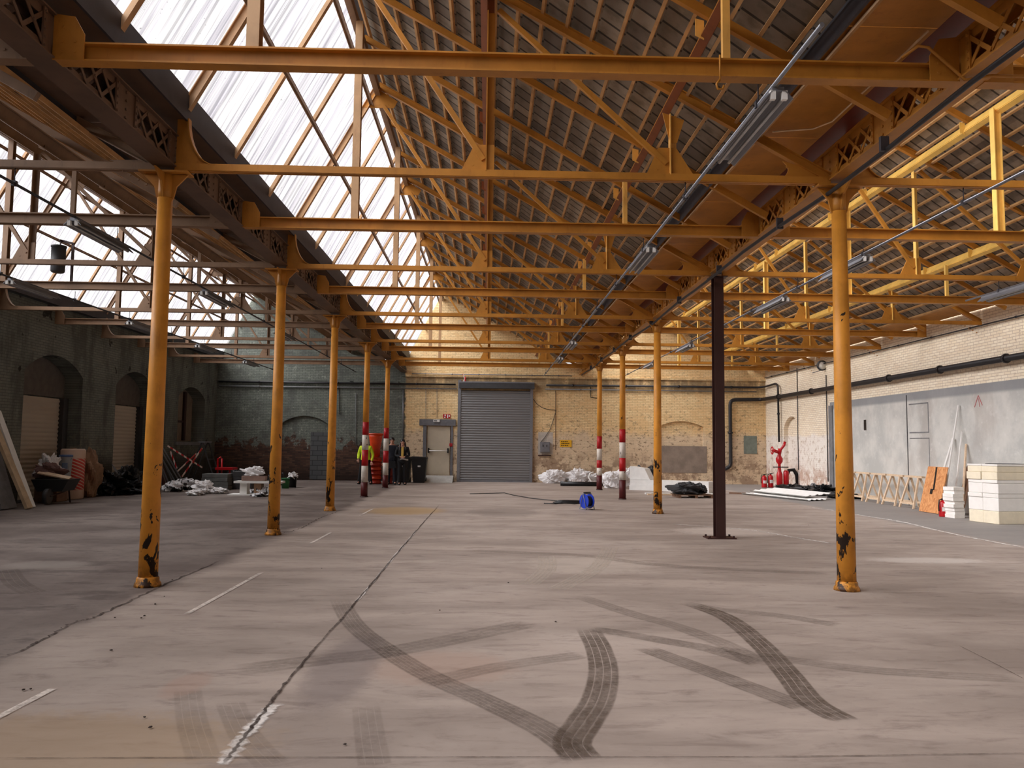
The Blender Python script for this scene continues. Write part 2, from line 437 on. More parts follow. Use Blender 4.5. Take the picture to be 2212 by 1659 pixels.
def dup(o, loc, rz=None, label=None, group=None, root=True):
    if o.name not in CH: reg(o)
    def cp(s, par):
        c = s.copy(); COL.objects.link(c)
        if par is not None: c.parent = par
        for k in CH[s.name]: cp(k, c)
        return c
    c = cp(o, None); c.location = loc
    if rz is not None: c.rotation_euler = (0, 0, rz)
    if label: c['label'] = label
    if group: c['group'] = group
    return c
def fill2d(loops, th, plane, depth):
    """flat plate with holes: loops of (u,v); plane 'xz' at y=depth (thickness towards +y) or 'yz' at x=depth (towards +x)"""
    cu = bpy.data.curves.new('t', 'CURVE'); cu.dimensions = '2D'; cu.fill_mode = 'BOTH'; cu.extrude = th / 2
    for lp in loops:
        sp = cu.splines.new('POLY'); sp.points.add(len(lp) - 1); sp.use_cyclic_u = True
        for i, (u, v) in enumerate(lp): sp.points[i].co = (u, v, 0, 1)
    o = bpy.data.objects.new('t', cu); COL.objects.link(o)
    bpy.context.view_layer.update()
    me = bpy.data.meshes.new_from_object(o.evaluated_get(bpy.context.evaluated_depsgraph_get()))
    bpy.data.objects.remove(o); bpy.data.curves.remove(cu)
    for v in me.vertices:
        u, vv, w_ = v.co
        v.co = (u, depth + th / 2 + w_, vv) if plane == 'xz' else (depth + th / 2 + w_, u, vv)
    me.update(); return me
def arch(u0, u1, v0, vs, vt, n=14):      # opening with segmental arch: springing vs, crown vt
    pts = [(u0, v0), (u1, v0), (u1, vs)]
    c = (u0 + u1) / 2; a = (u1 - u0) / 2; h = vt - vs; R = (a * a + h * h) / (2 * h); cy = vt - R; th = math.asin(min(1, a / R))
    for i in range(1, n): t = th - 2 * th * i / n; pts.append((c + R * math.sin(t), cy + R * math.cos(t)))
    pts.append((u0, vs)); return pts

# ---------------------------------------------------------------- key dimensions
XL, XR = -11.16, 11.53            # outer walls
GL, GR = -3.53, 3.84              # girder lines
YB, YF = 32.76, -8.0              # back wall, wall behind the camera
D0, S = 8.5, 4.75                 # first column, spacing
ZT = 4.46
BAYS = [('left', -9.63, XL, GL), ('middle', -2.0, GL, GR), ('right', 5.37, GR, XR)]
SL = .56; NX, NZ = .4886, .8725
def zs(dx, off=0): return 7.6 - SL * dx + off / NZ
ORD = ['nearest to the camera', 'second nearest to the camera', 'third nearest to the camera', 'fourth from the camera', 'fifth from the camera', 'sixth from the camera', 'seventh from the camera', 'eighth from the camera', 'ninth from the camera', 'tenth from the camera', 'eleventh from the camera', 'twelfth from the camera', 'thirteenth from the camera', 'fourteenth from the camera']

# ---------------------------------------------------------------- floor
fl = struct('floor', MB().span((XL - .3, YF - .3, -.25), (XR + .3, YB + .3, 0)), FLOORM)
def ribbon(name, pts, wd, mat, z=.003, label=None, n=40, jit=0):
    P = [Vector((p[0], p[1], 0)) for p in pts]
    def cr(t):
        t *= len(P) - 1; i = min(int(t), len(P) - 2); f = t - i
        p0, p1, p2, p3 = P[max(i - 1, 0)], P[i], P[i + 1], P[min(i + 2, len(P) - 1)]
        return .5 * ((2 * p1) + (p2 - p0) * f + (2 * p0 - 5 * p1 + 4 * p2 - p3) * f * f + (3 * p1 - p0 - 3 * p2 + p3) * f ** 3)
    bm = bmesh.new(); uvl = bm.loops.layers.uv.new('UVMap'); L = R_ = None; q = []
    for i in range(n + 1):
        t = i / n; c = cr(t); d = (cr(min(t + .01, 1)) - cr(max(t - .01, 0))).normalized(); s_ = Vector((-d.y, d.x, 0))
        ww = wd if not isinstance(wd, (list, tuple)) else wd[0] + (wd[1] - wd[0]) * t
        if jit: c = c + s_ * random.uniform(-jit, jit); ww *= random.uniform(.6, 1.3)
        q.append((bm.verts.new((c + s_ * ww / 2).to_tuple()[:2] + (z,)), bm.verts.new((c - s_ * ww / 2).to_tuple()[:2] + (z,)), t))
    for a, b in zip(q, q[1:]):
        f = bm.faces.new((a[1], b[1], b[0], a[0]))
        for lp, uv in zip(f.loops, ((a[2], 0), (b[2], 0), (b[2], 1), (a[2], 1))): lp[uvl].uv = uv
    me = bpy.data.meshes.new(name); bm.to_mesh(me); bm.free()
    return obj(name, me, mat, fl, label=label)
def gp(*px): return [at(a, b, Z=0).to_tuple()[:2] for a, b in px]
ribbon('tyre_mark', gp((1268, 1356), (1292, 1400), (1303, 1450), (1292, 1510), (1262, 1560), (1235, 1605), (1262, 1645)), .215, TYRE, .004, 'dark ribbed curved tyre mark')
ribbon('tyre_mark', gp((1490, 1305), (1570, 1335), (1640, 1390), (1700, 1455), (1750, 1515), (1825, 1558)), .20, TYRE, .0045, 'long dark ribbed tyre mark on the right')
ribbon('tyre_mark', gp((730, 1290), (765, 1350), (840, 1408), (930, 1462), (1060, 1520), (1180, 1580), (1260, 1640)), .20, TYRES, .0035)
ribbon('tyre_mark', gp((1270, 1358), (1350, 1370), (1430, 1384), (1530, 1402), (1645, 1436)), .20, TYRES, .0038)
ribbon('tyre_mark', gp((1240, 1285), (1360, 1325), (1450, 1350), (1560, 1390), (1640, 1434)), .20, TYREF, .0032)
ribbon('tyre_mark', gp((1390, 1400), (1500, 1440), (1620, 1485), (1740, 1530)), .2, TYRES, .0030)
ribbon('tyre_mark', gp((1470, 1302), (1560, 1318), (1680, 1330), (1815, 1352)), .2, TYREF, .0034)
ribbon('tyre_mark', gp((1530, 1400), (1700, 1425), (1900, 1450), (2212, 1468)), .2, TYREF, .0031)
ribbon('tyre_mark', gp((405, 1490), (415, 1560), (440, 1640)), .17, TYREX, .0033)
ribbon('tyre_mark', gp((495, 1515), (530, 1590), (590, 1655)), .17, TYREX, .0034)
ribbon('tyre_mark', gp((790, 1525), (800, 1600), (810, 1655)), .17, TYREX, .0034)
ribbon('tyre_mark', gp((900, 1480), (1080, 1440), (1260, 1415)), .2, TYREF, .0029)
ribbon('tyre_mark', gp((500, 1450), (700, 1425), (860, 1405), (1150, 1345)), .3, TYREF, .0027)
ribbon('tyre_mark', gp((1000, 1190), (1250, 1200), (1440, 1222), (1800, 1240)), .25, TYREF, .0027)
ribbon('tyre_mark', gp((1320, 1180), (1290, 1225), (1200, 1275)), .25, TYRELT, .0028)
ribbon('tyre_mark', gp((1180, 1200), (1180, 1230), (1140, 1265)), .25, TYRELT, .0028)
ribbon('tyre_mark', gp((15, 1230), (35, 1260), (75, 1282)), .25, TYREF, .0028)
ribbon('crack', gp((952, 1088), (905, 1140), (800, 1265), (640, 1450), (560, 1552), (478, 1658)), .028, CRACKM, .006, n=120, jit=.006)
ribbon('crack', gp((600, 1520), (545, 1572), (478, 1658)), .10, CHALKF, .005, n=40, jit=.01)
ribbon('crack', gp((905, 1140), (800, 1265), (770, 1300)), .04, CHALKF, .0052, n=50, jit=.01)
ribbon('floor_joint', gp((-60, 1640), (420, 1638), (1300, 1637), (1700, 1636), (2260, 1628)), .012, JOINTM, .0055, n=60, jit=.001)
ribbon('crack', gp((0, 1425), (90, 1385), (160, 1345), (210, 1332), (330, 1275), (480, 1210)), .03, CRACKM, .0055, n=80, jit=.02)
ribbon('crack', gp((560, 1160), (640, 1145), (690, 1120), (730, 1105)), .03, JOINTM, .0055, n=60, jit=.02)
ribbon('crack', gp((2070, 1395), (2140, 1430), (2212, 1468)), .01, JOINTM, .0055)
for i, q in enumerate([[(398, 1330), (566, 1237)], [(-60, 1580), (116, 1488)], [(668, 1176), (716, 1150)], [(776, 1115), (806, 1099)]]):
    ribbon('painted_dash', gp(*q), .055, CHALK, .005, n=10)
ribbon('painted_line', gp((1700, 1092), (1780, 1100), (1850, 1112), (1950, 1128), (2040, 1150), (2130, 1168), (2230, 1186)), .11, CHALKF, .005, n=80, jit=.03)
ribbon('painted_line', gp((1440, 1132), (1560, 1140), (1640, 1148), (1720, 1162), (1800, 1175)), .09, CHALKF, .005, n=80, jit=.03)

# ---------------------------------------------------------------- walls
def gable(extra=.06):
    pts = [(XL - .35, 0), (XR + .35, 0), (XR + .35, 4.6)]
    for nm, bx, x0, x1 in reversed(BAYS):
        pts += [(bx + 5.3 if nm != 'right' else XR, zs(5.3) + .25), (bx, 7.6 + .3), (bx - 1.36, 5.12)]
        if nm != 'left': pts += [(x0 - .15, 5.0)]
    pts += [(XL - .35, 5.0)]
    return pts
DOOR = (-2.56, -1.57, .25, 2.28); SHD = (-1.29, 1.80, 0, 4.05)
ow = arch(-8.55, -6.55, .02, 2.25, 2.62)
me = fill2d([gable()], .35, 'xz', YB + .11)
# inner leaf carries the recesses
me2 = fill2d([gable(), [(DOOR[0], DOOR[2]), (DOOR[1], DOOR[2]), (DOOR[1], DOOR[3]), (DOOR[0], DOOR[3])], ow,
              arch(7.05, 8.9, 1.25, 2.35, 2.58)], .11, 'xz', YB)
bm = bmesh.new(); bm.from_mesh(me); bm.from_mesh(me2); bm.to_mesh(me); bm.free(); bpy.data.meshes.remove(me2)
wb = struct('wall_back', me, BACKM)
obj('block_infill', MB().span((-7.30, YB + .07, .03), (-6.57, YB + .105, 1.95)), BLOCK, wb, label='grey concrete block infill')
obj('ledge', MB().span((-3.6, YB - .07, 4.28), (XR, YB, 4.36)), BACKM, wb)
obj('ledge', MB().span((XL, YB - .06, 4.02), (-3.75, YB, 4.08)), LEFTM, wb)
struct('wall_front', MB().prism(gable(), YF - .3, YF), RENDER)
# left wall with three arched recesses
LA = [(19.3, 22.05, .02, 3.2, 3.68), (24.0, 26.75, .02, 3.2, 3.68), (28.8, 31.45, 1.5, 3.15, 3.55)]
me = fill2d([[(YF, 0), (YB + .3, 0), (YB + .3, 4.92), (YF, 4.92)]] + [arch(*a) for a in LA], .6, 'yz', XL - .6)
wl = struct('wall_left', me, LEFTM)
struct('wall_left', MB().span((XL - .75, YF, 0), (XL - .6, YB + .3, 4.92)), LEFTM)
# right wall
me = fill2d([[(YF, 0), (YB + .3, 0), (YB + .3, 4.85), (YF, 4.85)], arch(29.2, 30.75, .02, 2.3, 2.72)], .16, 'yz', XR)
wr = struct('wall_right', me, RIGHTM)
struct('wall_right', MB().span((XR + .161, YF, 0), (XR + .35, YB + .3, 4.85)), RIGHTM)
rp = MB().span((XR - .05, YF, 0), (XR - .001, 26.4, 3.06))
rpn = obj('render_panel', rp, RENDER, wr, label='grey cement rendered lower wall panel')
obj('patch_edge', MB().span((XR - .06, at(1960, 900, X=XR - .05).y, .0), (XR - .048, at(1958.7, 900, X=XR - .05).y, 3.0)), DKGREY, wr)
Ys = at(1960, 900, X=XR - .05).y; Yo = at(2006, 900, X=XR - .05).y
h = MB()
for a, b in [((Yo, 1.95), (Ys - .1, 1.98)), ((Yo, 1.98), (Yo + .03, 2.72)), ((Yo, 2.72), (Ys - .1, 2.75)), ((Yo, .3), (Yo + .02, 1.82)), ((Yo, 1.80), (Ys - .1, 1.82))]:
    h.span((XR - .056, a[0], a[1]), (XR - .049, b[0], b[1]))
obj('blocked_opening_outline', h, GREY, wr)
obj('wall_slot', MB().span((XR - .056, at(1871, 905, X=XR - .05).y, 2.08), (XR - .049, at(1866, 905, X=XR - .05).y, 2.40)), BLACK, wr)
obj('pilaster', MB().span((XR - .10, 26.15, 0), (XR - .002, 26.42, 2.95)), GREY, wr)

# shutters in the left wall recesses
def corr_panel(u0, u1, z0, z1, x, pitch, amp, ax):
    mb = MB(); n = int((z1 - z0) / pitch) * 4
    def fn(i, j):
        z = z0 + (z1 - z0) * j; d = amp * math.cos((z - z0) / pitch * 2 * PI)
        u = u0 + (u1 - u0) * i
        return (u, x + d, z) if ax == 'x' else (x + d, u, z)
    mb.grid(fn, 1, n); return mb
for i, a in enumerate(LA[:2]):
    t = struct('window_%d' % (i + 1), MB().prism(arch(a[0] + .01, a[1] - .01, 2.65, a[3], a[4] - .01), XL - .52, XL - .48, 'x'), BOARDW)
    obj('shutter_curtain', corr_panel(a[0] + .7, a[1] - .25, .02, 2.62, XL - .47, .115, .014, 'y'), SHUTL, t, label='beige slatted roller shutter')
    obj('shutter_rail', MB().span((XL - .5, a[0] + .01, 0), (XL - .40, a[0] + .7, 2.64)).span((XL - .5, a[1] - .25, 0), (XL - .35, a[1] - .01, 2.64)), DKGREY, t)
a = LA[2]
t = struct('window_3', MB().prism(arch(a[0] + .01, a[1] - .01, 1.52, a[3], a[4] - .01), XL - .52, XL - .48, 'x'), plain('beige_board', (140, 124, 108), .7))
obj('window_frame', MB().span((XL - .48, a[1] - 1.0, 1.55), (XL - .40, a[1] - .8, 3.4)).span((XL - .48, a[0] + .02, 2.22), (XL - .42, a[1] - 1.0, 2.30)), BROWNST, t)
obj('window_sill', MB().span((XL + .002, a[0] - .2, 1.38), (XL + .07, a[1] + .2, 1.5)), GREY, t)

# big roller shutter
sx0, sx1, sz1 = SHD[0], SHD[1], SHD[3]
d1 = struct('door_1', corr_panel(sx0 + .1, sx1 - .1, .06, sz1 - .3, YB - .085, .100, .022, 'x'), SHUT)
obj('guide_rail', MB().span((sx0, YB - .13, 0), (sx0 + .12, YB - .001, sz1 + .12)), GALV, d1)
obj('guide_rail', MB().span((sx1 - .12, YB - .13, 0), (sx1, YB - .001, sz1 - .1)), GALV, d1)
obj('shutter_box', MB().span((sx0 + .05, YB - .30, sz1 - .22), (sx1 + .05, YB - .001, sz1)), DKGREY, d1)
obj('box_lid', MB().span((sx0 + .05, YB - .31, sz1), (sx1 + .05, YB - .001, sz1 + .05)), GALV, d1)
obj('bottom_bar', MB().span((sx0 + .12, YB - .11, .0), (sx1 - .12, YB - .04, .08)), GALV, d1, label='pale aluminium bottom bar')
# personnel door
d2 = struct('door_2', MB().span((DOOR[0] + .03, YB + .03, DOOR[2] + .01), (DOOR[1] - .03, YB + .10, DOOR[3] - .03)), DOORP)
obj('push_bar', MB().tube([(DOOR[0] + .12, YB - .07, 1.25), (DOOR[1] - .12, YB - .07, 1.25)], .022), WHITE, d2, label='white push bar')
for xx in (DOOR[0] + .1, DOOR[1] - .1):
    obj('push_bar_bracket', MB().span((xx - .03, YB - .09, 1.16), (xx + .03, YB + .01, 1.36)), BLACK, d2)
fr = MB().span((DOOR[0] - .14, YB - .04, DOOR[2]), (DOOR[0], YB + .0, DOOR[3])).span((DOOR[1], YB - .04, DOOR[2] - .2), (DOOR[1] + .1, YB, DOOR[3]))
obj('door_frame', fr, LINTEL, d2)
obj('lintel', MB().span((DOOR[0] - .30, YB - .07, DOOR[3]), (DOOR[1] + .20, YB, DOOR[3] + .26)), LINTEL, d2)
rmp = MB().prism([(YB - 1.25, .005), (YB - .08, .005), (YB - .08, .245), (YB - .35, .245)], DOOR[0] - .1, DOOR[1] + .15, 'x')
tag(obj('ramp', rmp, RENDER), 'grey concrete ramp rising to the cream door', 'ramp')

# ---------------------------------------------------------------- roof: tiles, battens, glazing
NB = 23
for nm, bx, x0, x1 in BAYS:
    full = {'left': 5.14, 'middle': 4.88, 'right': 5.2}[nm]
    mb = MB(); nb = int(full / .27)
    for i in range(nb):                              # one overlapping course of tiles per batten
        a, b = .02 + i * .27, min(.02 + (i + 1) * .27 + .06, {'left': 5.0, 'middle': 4.76, 'right': 5.25}[nm])
        pa = Vector((bx + a + NX * .205, 0, zs(a) + NZ * .205)); pb = Vector((bx + b + NX * .165, 0, zs(b) + NZ * .165))
        n = Vector((NX, 0, NZ)) * .016
        mb.prism([(pa.x, pa.z), (pb.x, pb.z), ((pb + n).x, (pb + n).z), ((pa + n).x, (pa + n).z)], YF, YB - .002)
    ce = struct('ceiling', mb, TILE); ce['label'] = 'clay tile roof slope of the %s bay' % nm
    for i in range(nb + 1):
        a = .05 + i * .27
        obj('batten', MB().beam((bx + a + NX * .133, YF, zs(a) + NZ * .133), (bx + a + NX * .133, YB - .003, zs(a) + NZ * .133), .036, .050, (NX, 0, NZ)), BATTEN, ce)
    # glazing
    mb = MB(); L0 = Vector((bx - 1.34, 0, 5.12)); L1 = Vector((bx + .03, 0, 7.68)); gd = (L1 - L0).normalized(); gn = Vector((-gd.z, 0, gd.x))
    per = .146; nseg = int((YB - YF) / per) * 6
    mb.grid(lambda i, j: tuple(L0 + (L1 - L0) * j + gn * (.10 + .022 * math.cos(i * nseg / 6 * 2 * PI)) + Vector((0, YF + (YB - YF) * i, 0))), nseg, 1)
    g = struct('window_%d' % {'left': 4, 'middle': 5, 'right': 6}[nm], mb, GLAZE); g['label'] = 'translucent corrugated roof glazing of the %s bay' % nm
    rc = MB().beam((bx + .03, YF, 7.80), (bx + .03, YB, 7.80), .34, .04); obj('ridge_cap', rc, ZINC, ce)

# valley gutters and eaves
for nm, gx, lab in (('valley_gutter', GL, 'left'), ('valley_gutter', GR, 'right')):
    t = thing(nm, 'sheet metal valley gutter above the %s row of columns' % lab, 'gutter', (gx, 0, 5.0))
    so = MB()
    y = YF; SM = GIRDK if lab == 'left' else ORANGE
    while y < YB - .01:
        y2 = min(y + 2.375, YB - .005); so.span((-.98, y + .004, 0), (-.15, y2 - .004, .02)); y = y2
    obj('sole', so, SM, t, label='painted sheet underside')
    obj('inner_sole', MB().span((-.148, YF, .0), (.19, YB - .005, .02)), GIRDK if lab == 'left' else RUST, t, label='dark sheet underside')
    obj('side', MB().span((.19, YF, -.02), (.215, YB - .005, .30)), ZINC, t, label='dark zinc upstand')
    obj('side', MB().span((-1.01, YF, -.10), (-.985, YB - .005, .13)), ZINC, t)
t = thing('eaves_gutter', 'dark eaves gutter on top of the left wall', 'gutter', (XL, 0, 4.93))
obj('trough', MB().span((-.1, YF, .0), (.22, YB - .005, .02)).span((.2, YF, -.02), (.225, YB - .005, .28)), ZINC, t)
t = thing('eaves_gutter', 'orange panelled eaves strip along the top of the right wall', 'gutter', (XR, 0, 4.90))
so = MB(); y = YF
while y < YB - .01:
    y2 = min(y + 2.375, YB - .005); so.beam((-.95, (y + y2) / 2, .12), (-.02, (y + y2) / 2, -.08), y2 - y - .01, .02); y = y2
obj('panel', so, ORANGE, t)

# ---------------------------------------------------------------- roof steel
def rivets(mb, pts, r=.014, ax='y', d=.01):
    for p in pts:
        if ax == 'y': mb.tube([(p[0], p[1] - d, p[2]), (p[0], p[1] + d, p[2])], r, 6)
        else: mb.tube([(p[0] - d, p[1], p[2]), (p[0] + d, p[1], p[2])], r, 6)
def curved(x0, x1, z0, z1, n=8):      # concave quarter curve from (x1,z0) to (x0,z1)
    return [(x1 + (x0 - x1) * math.sin(t * PI / 2 / n), z0 + (z1 - z0) * (1 - math.cos(t * PI / 2 / n))) for t in range(n + 1)]
GBX = Vector((-1.34, 0, 5.12)); GTX = Vector((.03, 0, 7.62)); GD = (GTX - GBX).normalized(); GN = Vector((-GD.z, 0, GD.x))
def make_column_truss(nm, bx, x0, x1, y):
    ORANGE = BACKLIT if nm == 'left' else globals()['ORANGE']; TAN = BACKLIT if nm == 'left' else globals()['TAN']; BUFF = PYEL if nm == 'right' else (BACKLIT if nm == 'left' else globals()['BUFF'])
    L, R = x0 - bx, x1 - bx
    t = thing('roof_truss', '', 'truss', (bx, y, 0))
    ti = MB()
    for s_ in (-1, 1): ti.beam((L + .1, s_ * .022, ZT), (R - .1, s_ * .022, ZT), .03, .085)
    ti.beam((L + .1, 0, ZT - .03), (R - .1, 0, ZT - .03), .085, .012)
    obj('tie_beam', ti, ORANGE, t)
    zr = zs(R - .1)
    obj('rafter', MB().ibeam((.03, 0, zs(.03, .05)), (R - .11, 0, max(zs(R - .11, .05), 4.5)), .07, .10, .01, (NX, 0, NZ)), ORANGE, t)
    obj('glazing_rafter', MB().ibeam(GBX + GN * .01, GTX + GN * .01, .07, .10, .01, tuple(GN)), TAN, t)
    for dx in (1.97, 4.0):
        top = zs(dx) - .18
        p = MB().beam((dx, .035, ZT + .03), (dx, .035, top), .08, .012, (0, 1, 0)).beam((dx - .04, 0, ZT + .03), (dx - .04, 0, top), .012, .08, (0, 1, 0))
        obj('post', p, BUFF if (dx > 3 or nm == 'right') else ORANGE, t)
    dg = MB().beam((.12, 0, 7.28), (1.90, 0, ZT + .16), .05, .055)
    obj('diagonal_brace', dg, ORANGE, t)
    dg = MB().beam((2.05, 0, zs(2.05) - .12), (3.92, 0, ZT + .16), .05, .055)
    obj('diagonal_brace', dg, ORANGE, t)
    def gus(poly, rv):
        m_ = MB().prism(poly, -.008, .008); rivets(m_, [(a, 0, b) for a, b in rv]); obj('gusset_plate', m_, ORANGE, t)
    gus([(-.26, 7.24), (.30, 7.24), (.36, 7.36), (.04, 7.56), (-.16, 7.4)], [(-.1, 7.3), (.05, 7.3), (.2, 7.3)])
    gus([(1.66, ZT + .04), (2.02, ZT + .04), (2.02, ZT + .33), (1.80, ZT + .33)], [(1.78, ZT + .1), (1.9, ZT + .2), (1.95, ZT + .1)])
    gus([(3.70, ZT + .04), (4.22, ZT + .04), (4.03, ZT + .34), (3.83, ZT + .34)], [(3.82, ZT + .1), (3.9, ZT + .22), (3.93, ZT + .1)])
    gus([(3.88, zs(4) - .16), (4.12, zs(4) - .24), (4.04, zs(4) - .5), (3.96, zs(4) - .5)], [(4, zs(4) - .3)])
    # brackets at both ends
    pl = [(L + .1, ZT + .03), ] + curved(L + .22, L + .52, ZT + .03, 5.0) + [(L + .1, 5.1)]
    m_ = MB().prism(pl, -.009, .009)
    m_.prism([(a, b) for a, b in curved(L + .22, L + .52, ZT + .03, 5.0)] + [(a + .012, b + .004) for a, b in curved(L + .22, L + .52, ZT + .03, 5.0)][::-1], -.04, .04)
    rivets(m_, [(L + .16, 0, ZT + .1 + .12 * k) for k in range(4)])
    obj('end_bracket', m_, ORANGE, t)
    e = R - .1; xa = R - .62; zb = zs(xa)
    cl = [(xa + .06 * math.sin(PI * k / 8), ZT + .03 + (zb - ZT - .03) * k / 8) for k in range(9)]
    pl = cl + [(e, max(zs(e), ZT + .08)), (e, ZT + .03)]
    m_ = MB().prism(pl, -.009, .009)
    rivets(m_, [(xa + .05 + .09 * k, 0, zs(xa + .05 + .09 * k) - .03) for k in range(5)])
    obj('end_bracket', m_, ORANGE, t)
    return t
def make_tie_truss(nm, bx, x0, x1, y):
    ORANGE = BACKLIT if nm == 'left' else globals()['ORANGE']; TAN = BACKLIT if nm == 'left' else globals()['TAN']; BUFF = PYEL if nm == 'right' else (BACKLIT if nm == 'left' else globals()['BUFF'])
    L, R = x0 - bx, x1 - bx
    t = thing('heavy_tie_beam', '', 'beam', (bx, y, 0))
    obj('tie_beam', MB().ibeam((L + .11, 0, 4.53), (R - .11, 0, 4.53), .12, .15, .014), ORANGE, t)
    if nm != 'right': obj('ridge_post', MB().ibeam((.10, 0, 4.605), (.10, 0, 7.45), .10, .11, .012, (0, 1, 0)), TAN, t)  # tan ridge post: glare beside the glazing put into its colour
    else: obj('wide_post', MB().ibeam((1.85, 0, 4.605), (1.85, 0, zs(1.85) - .16), .10, .11, .012, (1, 0, 0)), PYEL, t)
    p = MB().beam((3.87, 0, 4.605), (3.87, 0, zs(3.87) - .19), .06, .05, (0, 1, 0)); obj('post', p, BUFF, t)
    for e, sg in ((L + .1, 1), (R - .1, -1)):
        m_ = MB().prism([(e, 4.45), (e + sg * .24, 4.45), (e + sg * .24, 4.66), (e + sg * .16, 4.80), (e, 4.82)], -.075, -.063)
        rivets(m_, [(e + sg * .07, -.07, 4.52), (e + sg * .07, -.07, 4.6), (e + sg * .07, -.07, 4.72), (e + sg * .17, -.07, 4.52), (e + sg * .17, -.07, 4.6)])
        obj('gusset_plate', m_, ORANGE, t)
    return t
kt = [-1, 0, 1, 2, 3, 4]
for nm, bx, x0, x1 in BAYS:
    A = make_column_truss(nm, bx, x0, x1, D0 - S); B = make_tie_truss(nm, bx, x0, x1, D0 - S / 2)
    A['group'] = 'light roof trusses of the %s bay' % nm; B['group'] = 'heavy tie beams of the %s bay' % nm
    for i in range(6):
        y = D0 + (i - 1) * S
        o = A if i == 0 else dup(A, (bx, y, 0))
        o['label'] = 'light braced roof truss of the %s bay, %s' % (nm, ORD[i - 1] if i else 'above the camera')
        if i < 6:
            y = D0 + (i - .5) * S
            o = B if i == 0 else dup(B, (bx, y, 0))
            o['label'] = 'heavy I-beam tie with posts, %s bay, %s' % (nm, ORD[i])
    # purlins along the slope
    for dx, wh, mt in ((1.97, 'upper', {'left': BACKLIT, 'middle': BRP, 'right': PYEL}[nm]), (4.0, 'lower', {'left': BACKLIT, 'middle': BUFF, 'right': PYEL}[nm])):
        c = Vector((bx + dx - NX * .09, 0, zs(dx) - NZ * .09))
        fm = BRP if nm == 'middle' else mt
        t = thing('roof_purlin', '%s purlin running the length of the %s bay under the tiles' % (wh, nm), 'purlin', (c.x, YF, c.z), group='purlins')
        obj('web', MB().beam((0, 0, 0), (0, YB - YF - .01, 0), .012, .15, (NX, 0, NZ), (-.045, 0)), mt, t)
        obj('flange', MB().beam((0, 0, 0), (0, YB - YF - .01, 0), .085, .014, (NX, 0, NZ), (0, .082)).beam((0, 0, 0), (0, YB - YF - .01, 0), .085, .014, (NX, 0, NZ), (0, -.082)), fm, t)
        cm = MB().prism([(-.13, -.05), (-.05, -.09), (-.05, .09), (-.13, .11)], -.03, -.022).mesh('clip')
        for q in range(17):
            if q % 3: obj('clip', cm, mt, t, (0, D0 - S + q * S / 3 - YF, 0))
    c0 = Vector((bx + .02, 0, 7.52))
    t = thing('ridge_purlin', 'ridge beam of the %s bay between tiles and glazing' % nm, 'purlin', (c0.x, YF, c0.z), group='purlins')
    obj('web', MB().beam((0, 0, 0), (0, YB - YF - .01, 0), .012, .13).beam((0, 0, .06), (0, YB - YF - .01, .06), .09, .012).beam((0, 0, -.06), (0, YB - YF - .01, -.06), .09, .012), BACKLIT, t)
    for fr_, wh in ((.46, 'middle'), (.88, 'upper')):
        c = GBX + (GTX - GBX) * fr_ - GN * .075 + Vector((bx, 0, 0))
        t = thing('glazing_purlin', '%s steel purlin under the glazing of the %s bay' % (wh, nm), 'purlin', (c.x, YF, c.z), group='glazing purlins')
        obj('bar', MB().angle((0, 0, 0), (0, YB - YF - .01, 0), .065, .010, tuple(GN)), BACKLIT, t)
    # single rafters between the trusses
    ra = None; gb = None; n = 0
    for q in range(-2, 16):
        if q % 3 == 0: continue
        y = D0 + q * S / 3
        if y > YB - .3: continue
        R = min(x1 - bx - .20, 5.60)
        if ra is None:
            ra = tag(obj('rafter', MB().beam((.03, 0, zs(.03, .055)), (R, 0, zs(R, .055)), .055, .085, (NX, 0, NZ)), BACKLIT if nm == 'left' else ORANGE), '', 'rafter', 'single rafters under the tiles of the %s bay' % nm); o = ra
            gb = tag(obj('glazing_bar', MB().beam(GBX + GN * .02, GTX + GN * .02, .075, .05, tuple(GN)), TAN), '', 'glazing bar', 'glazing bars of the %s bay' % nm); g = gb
        else:
            o = ra.copy(); COL.objects.link(o); g = gb.copy(); COL.objects.link(g)
        o.location = (bx, y, 0); g.location = (bx, y, 0)
        o['label'] = 'single rafter under the tiles, %s bay, %s' % (nm, ORD[n] if n < 14 else 'last')
        g['label'] = 'flat tan glazing bar of the %s bay, %s' % (nm, ORD[n] if n < 14 else 'last')
        n += 1

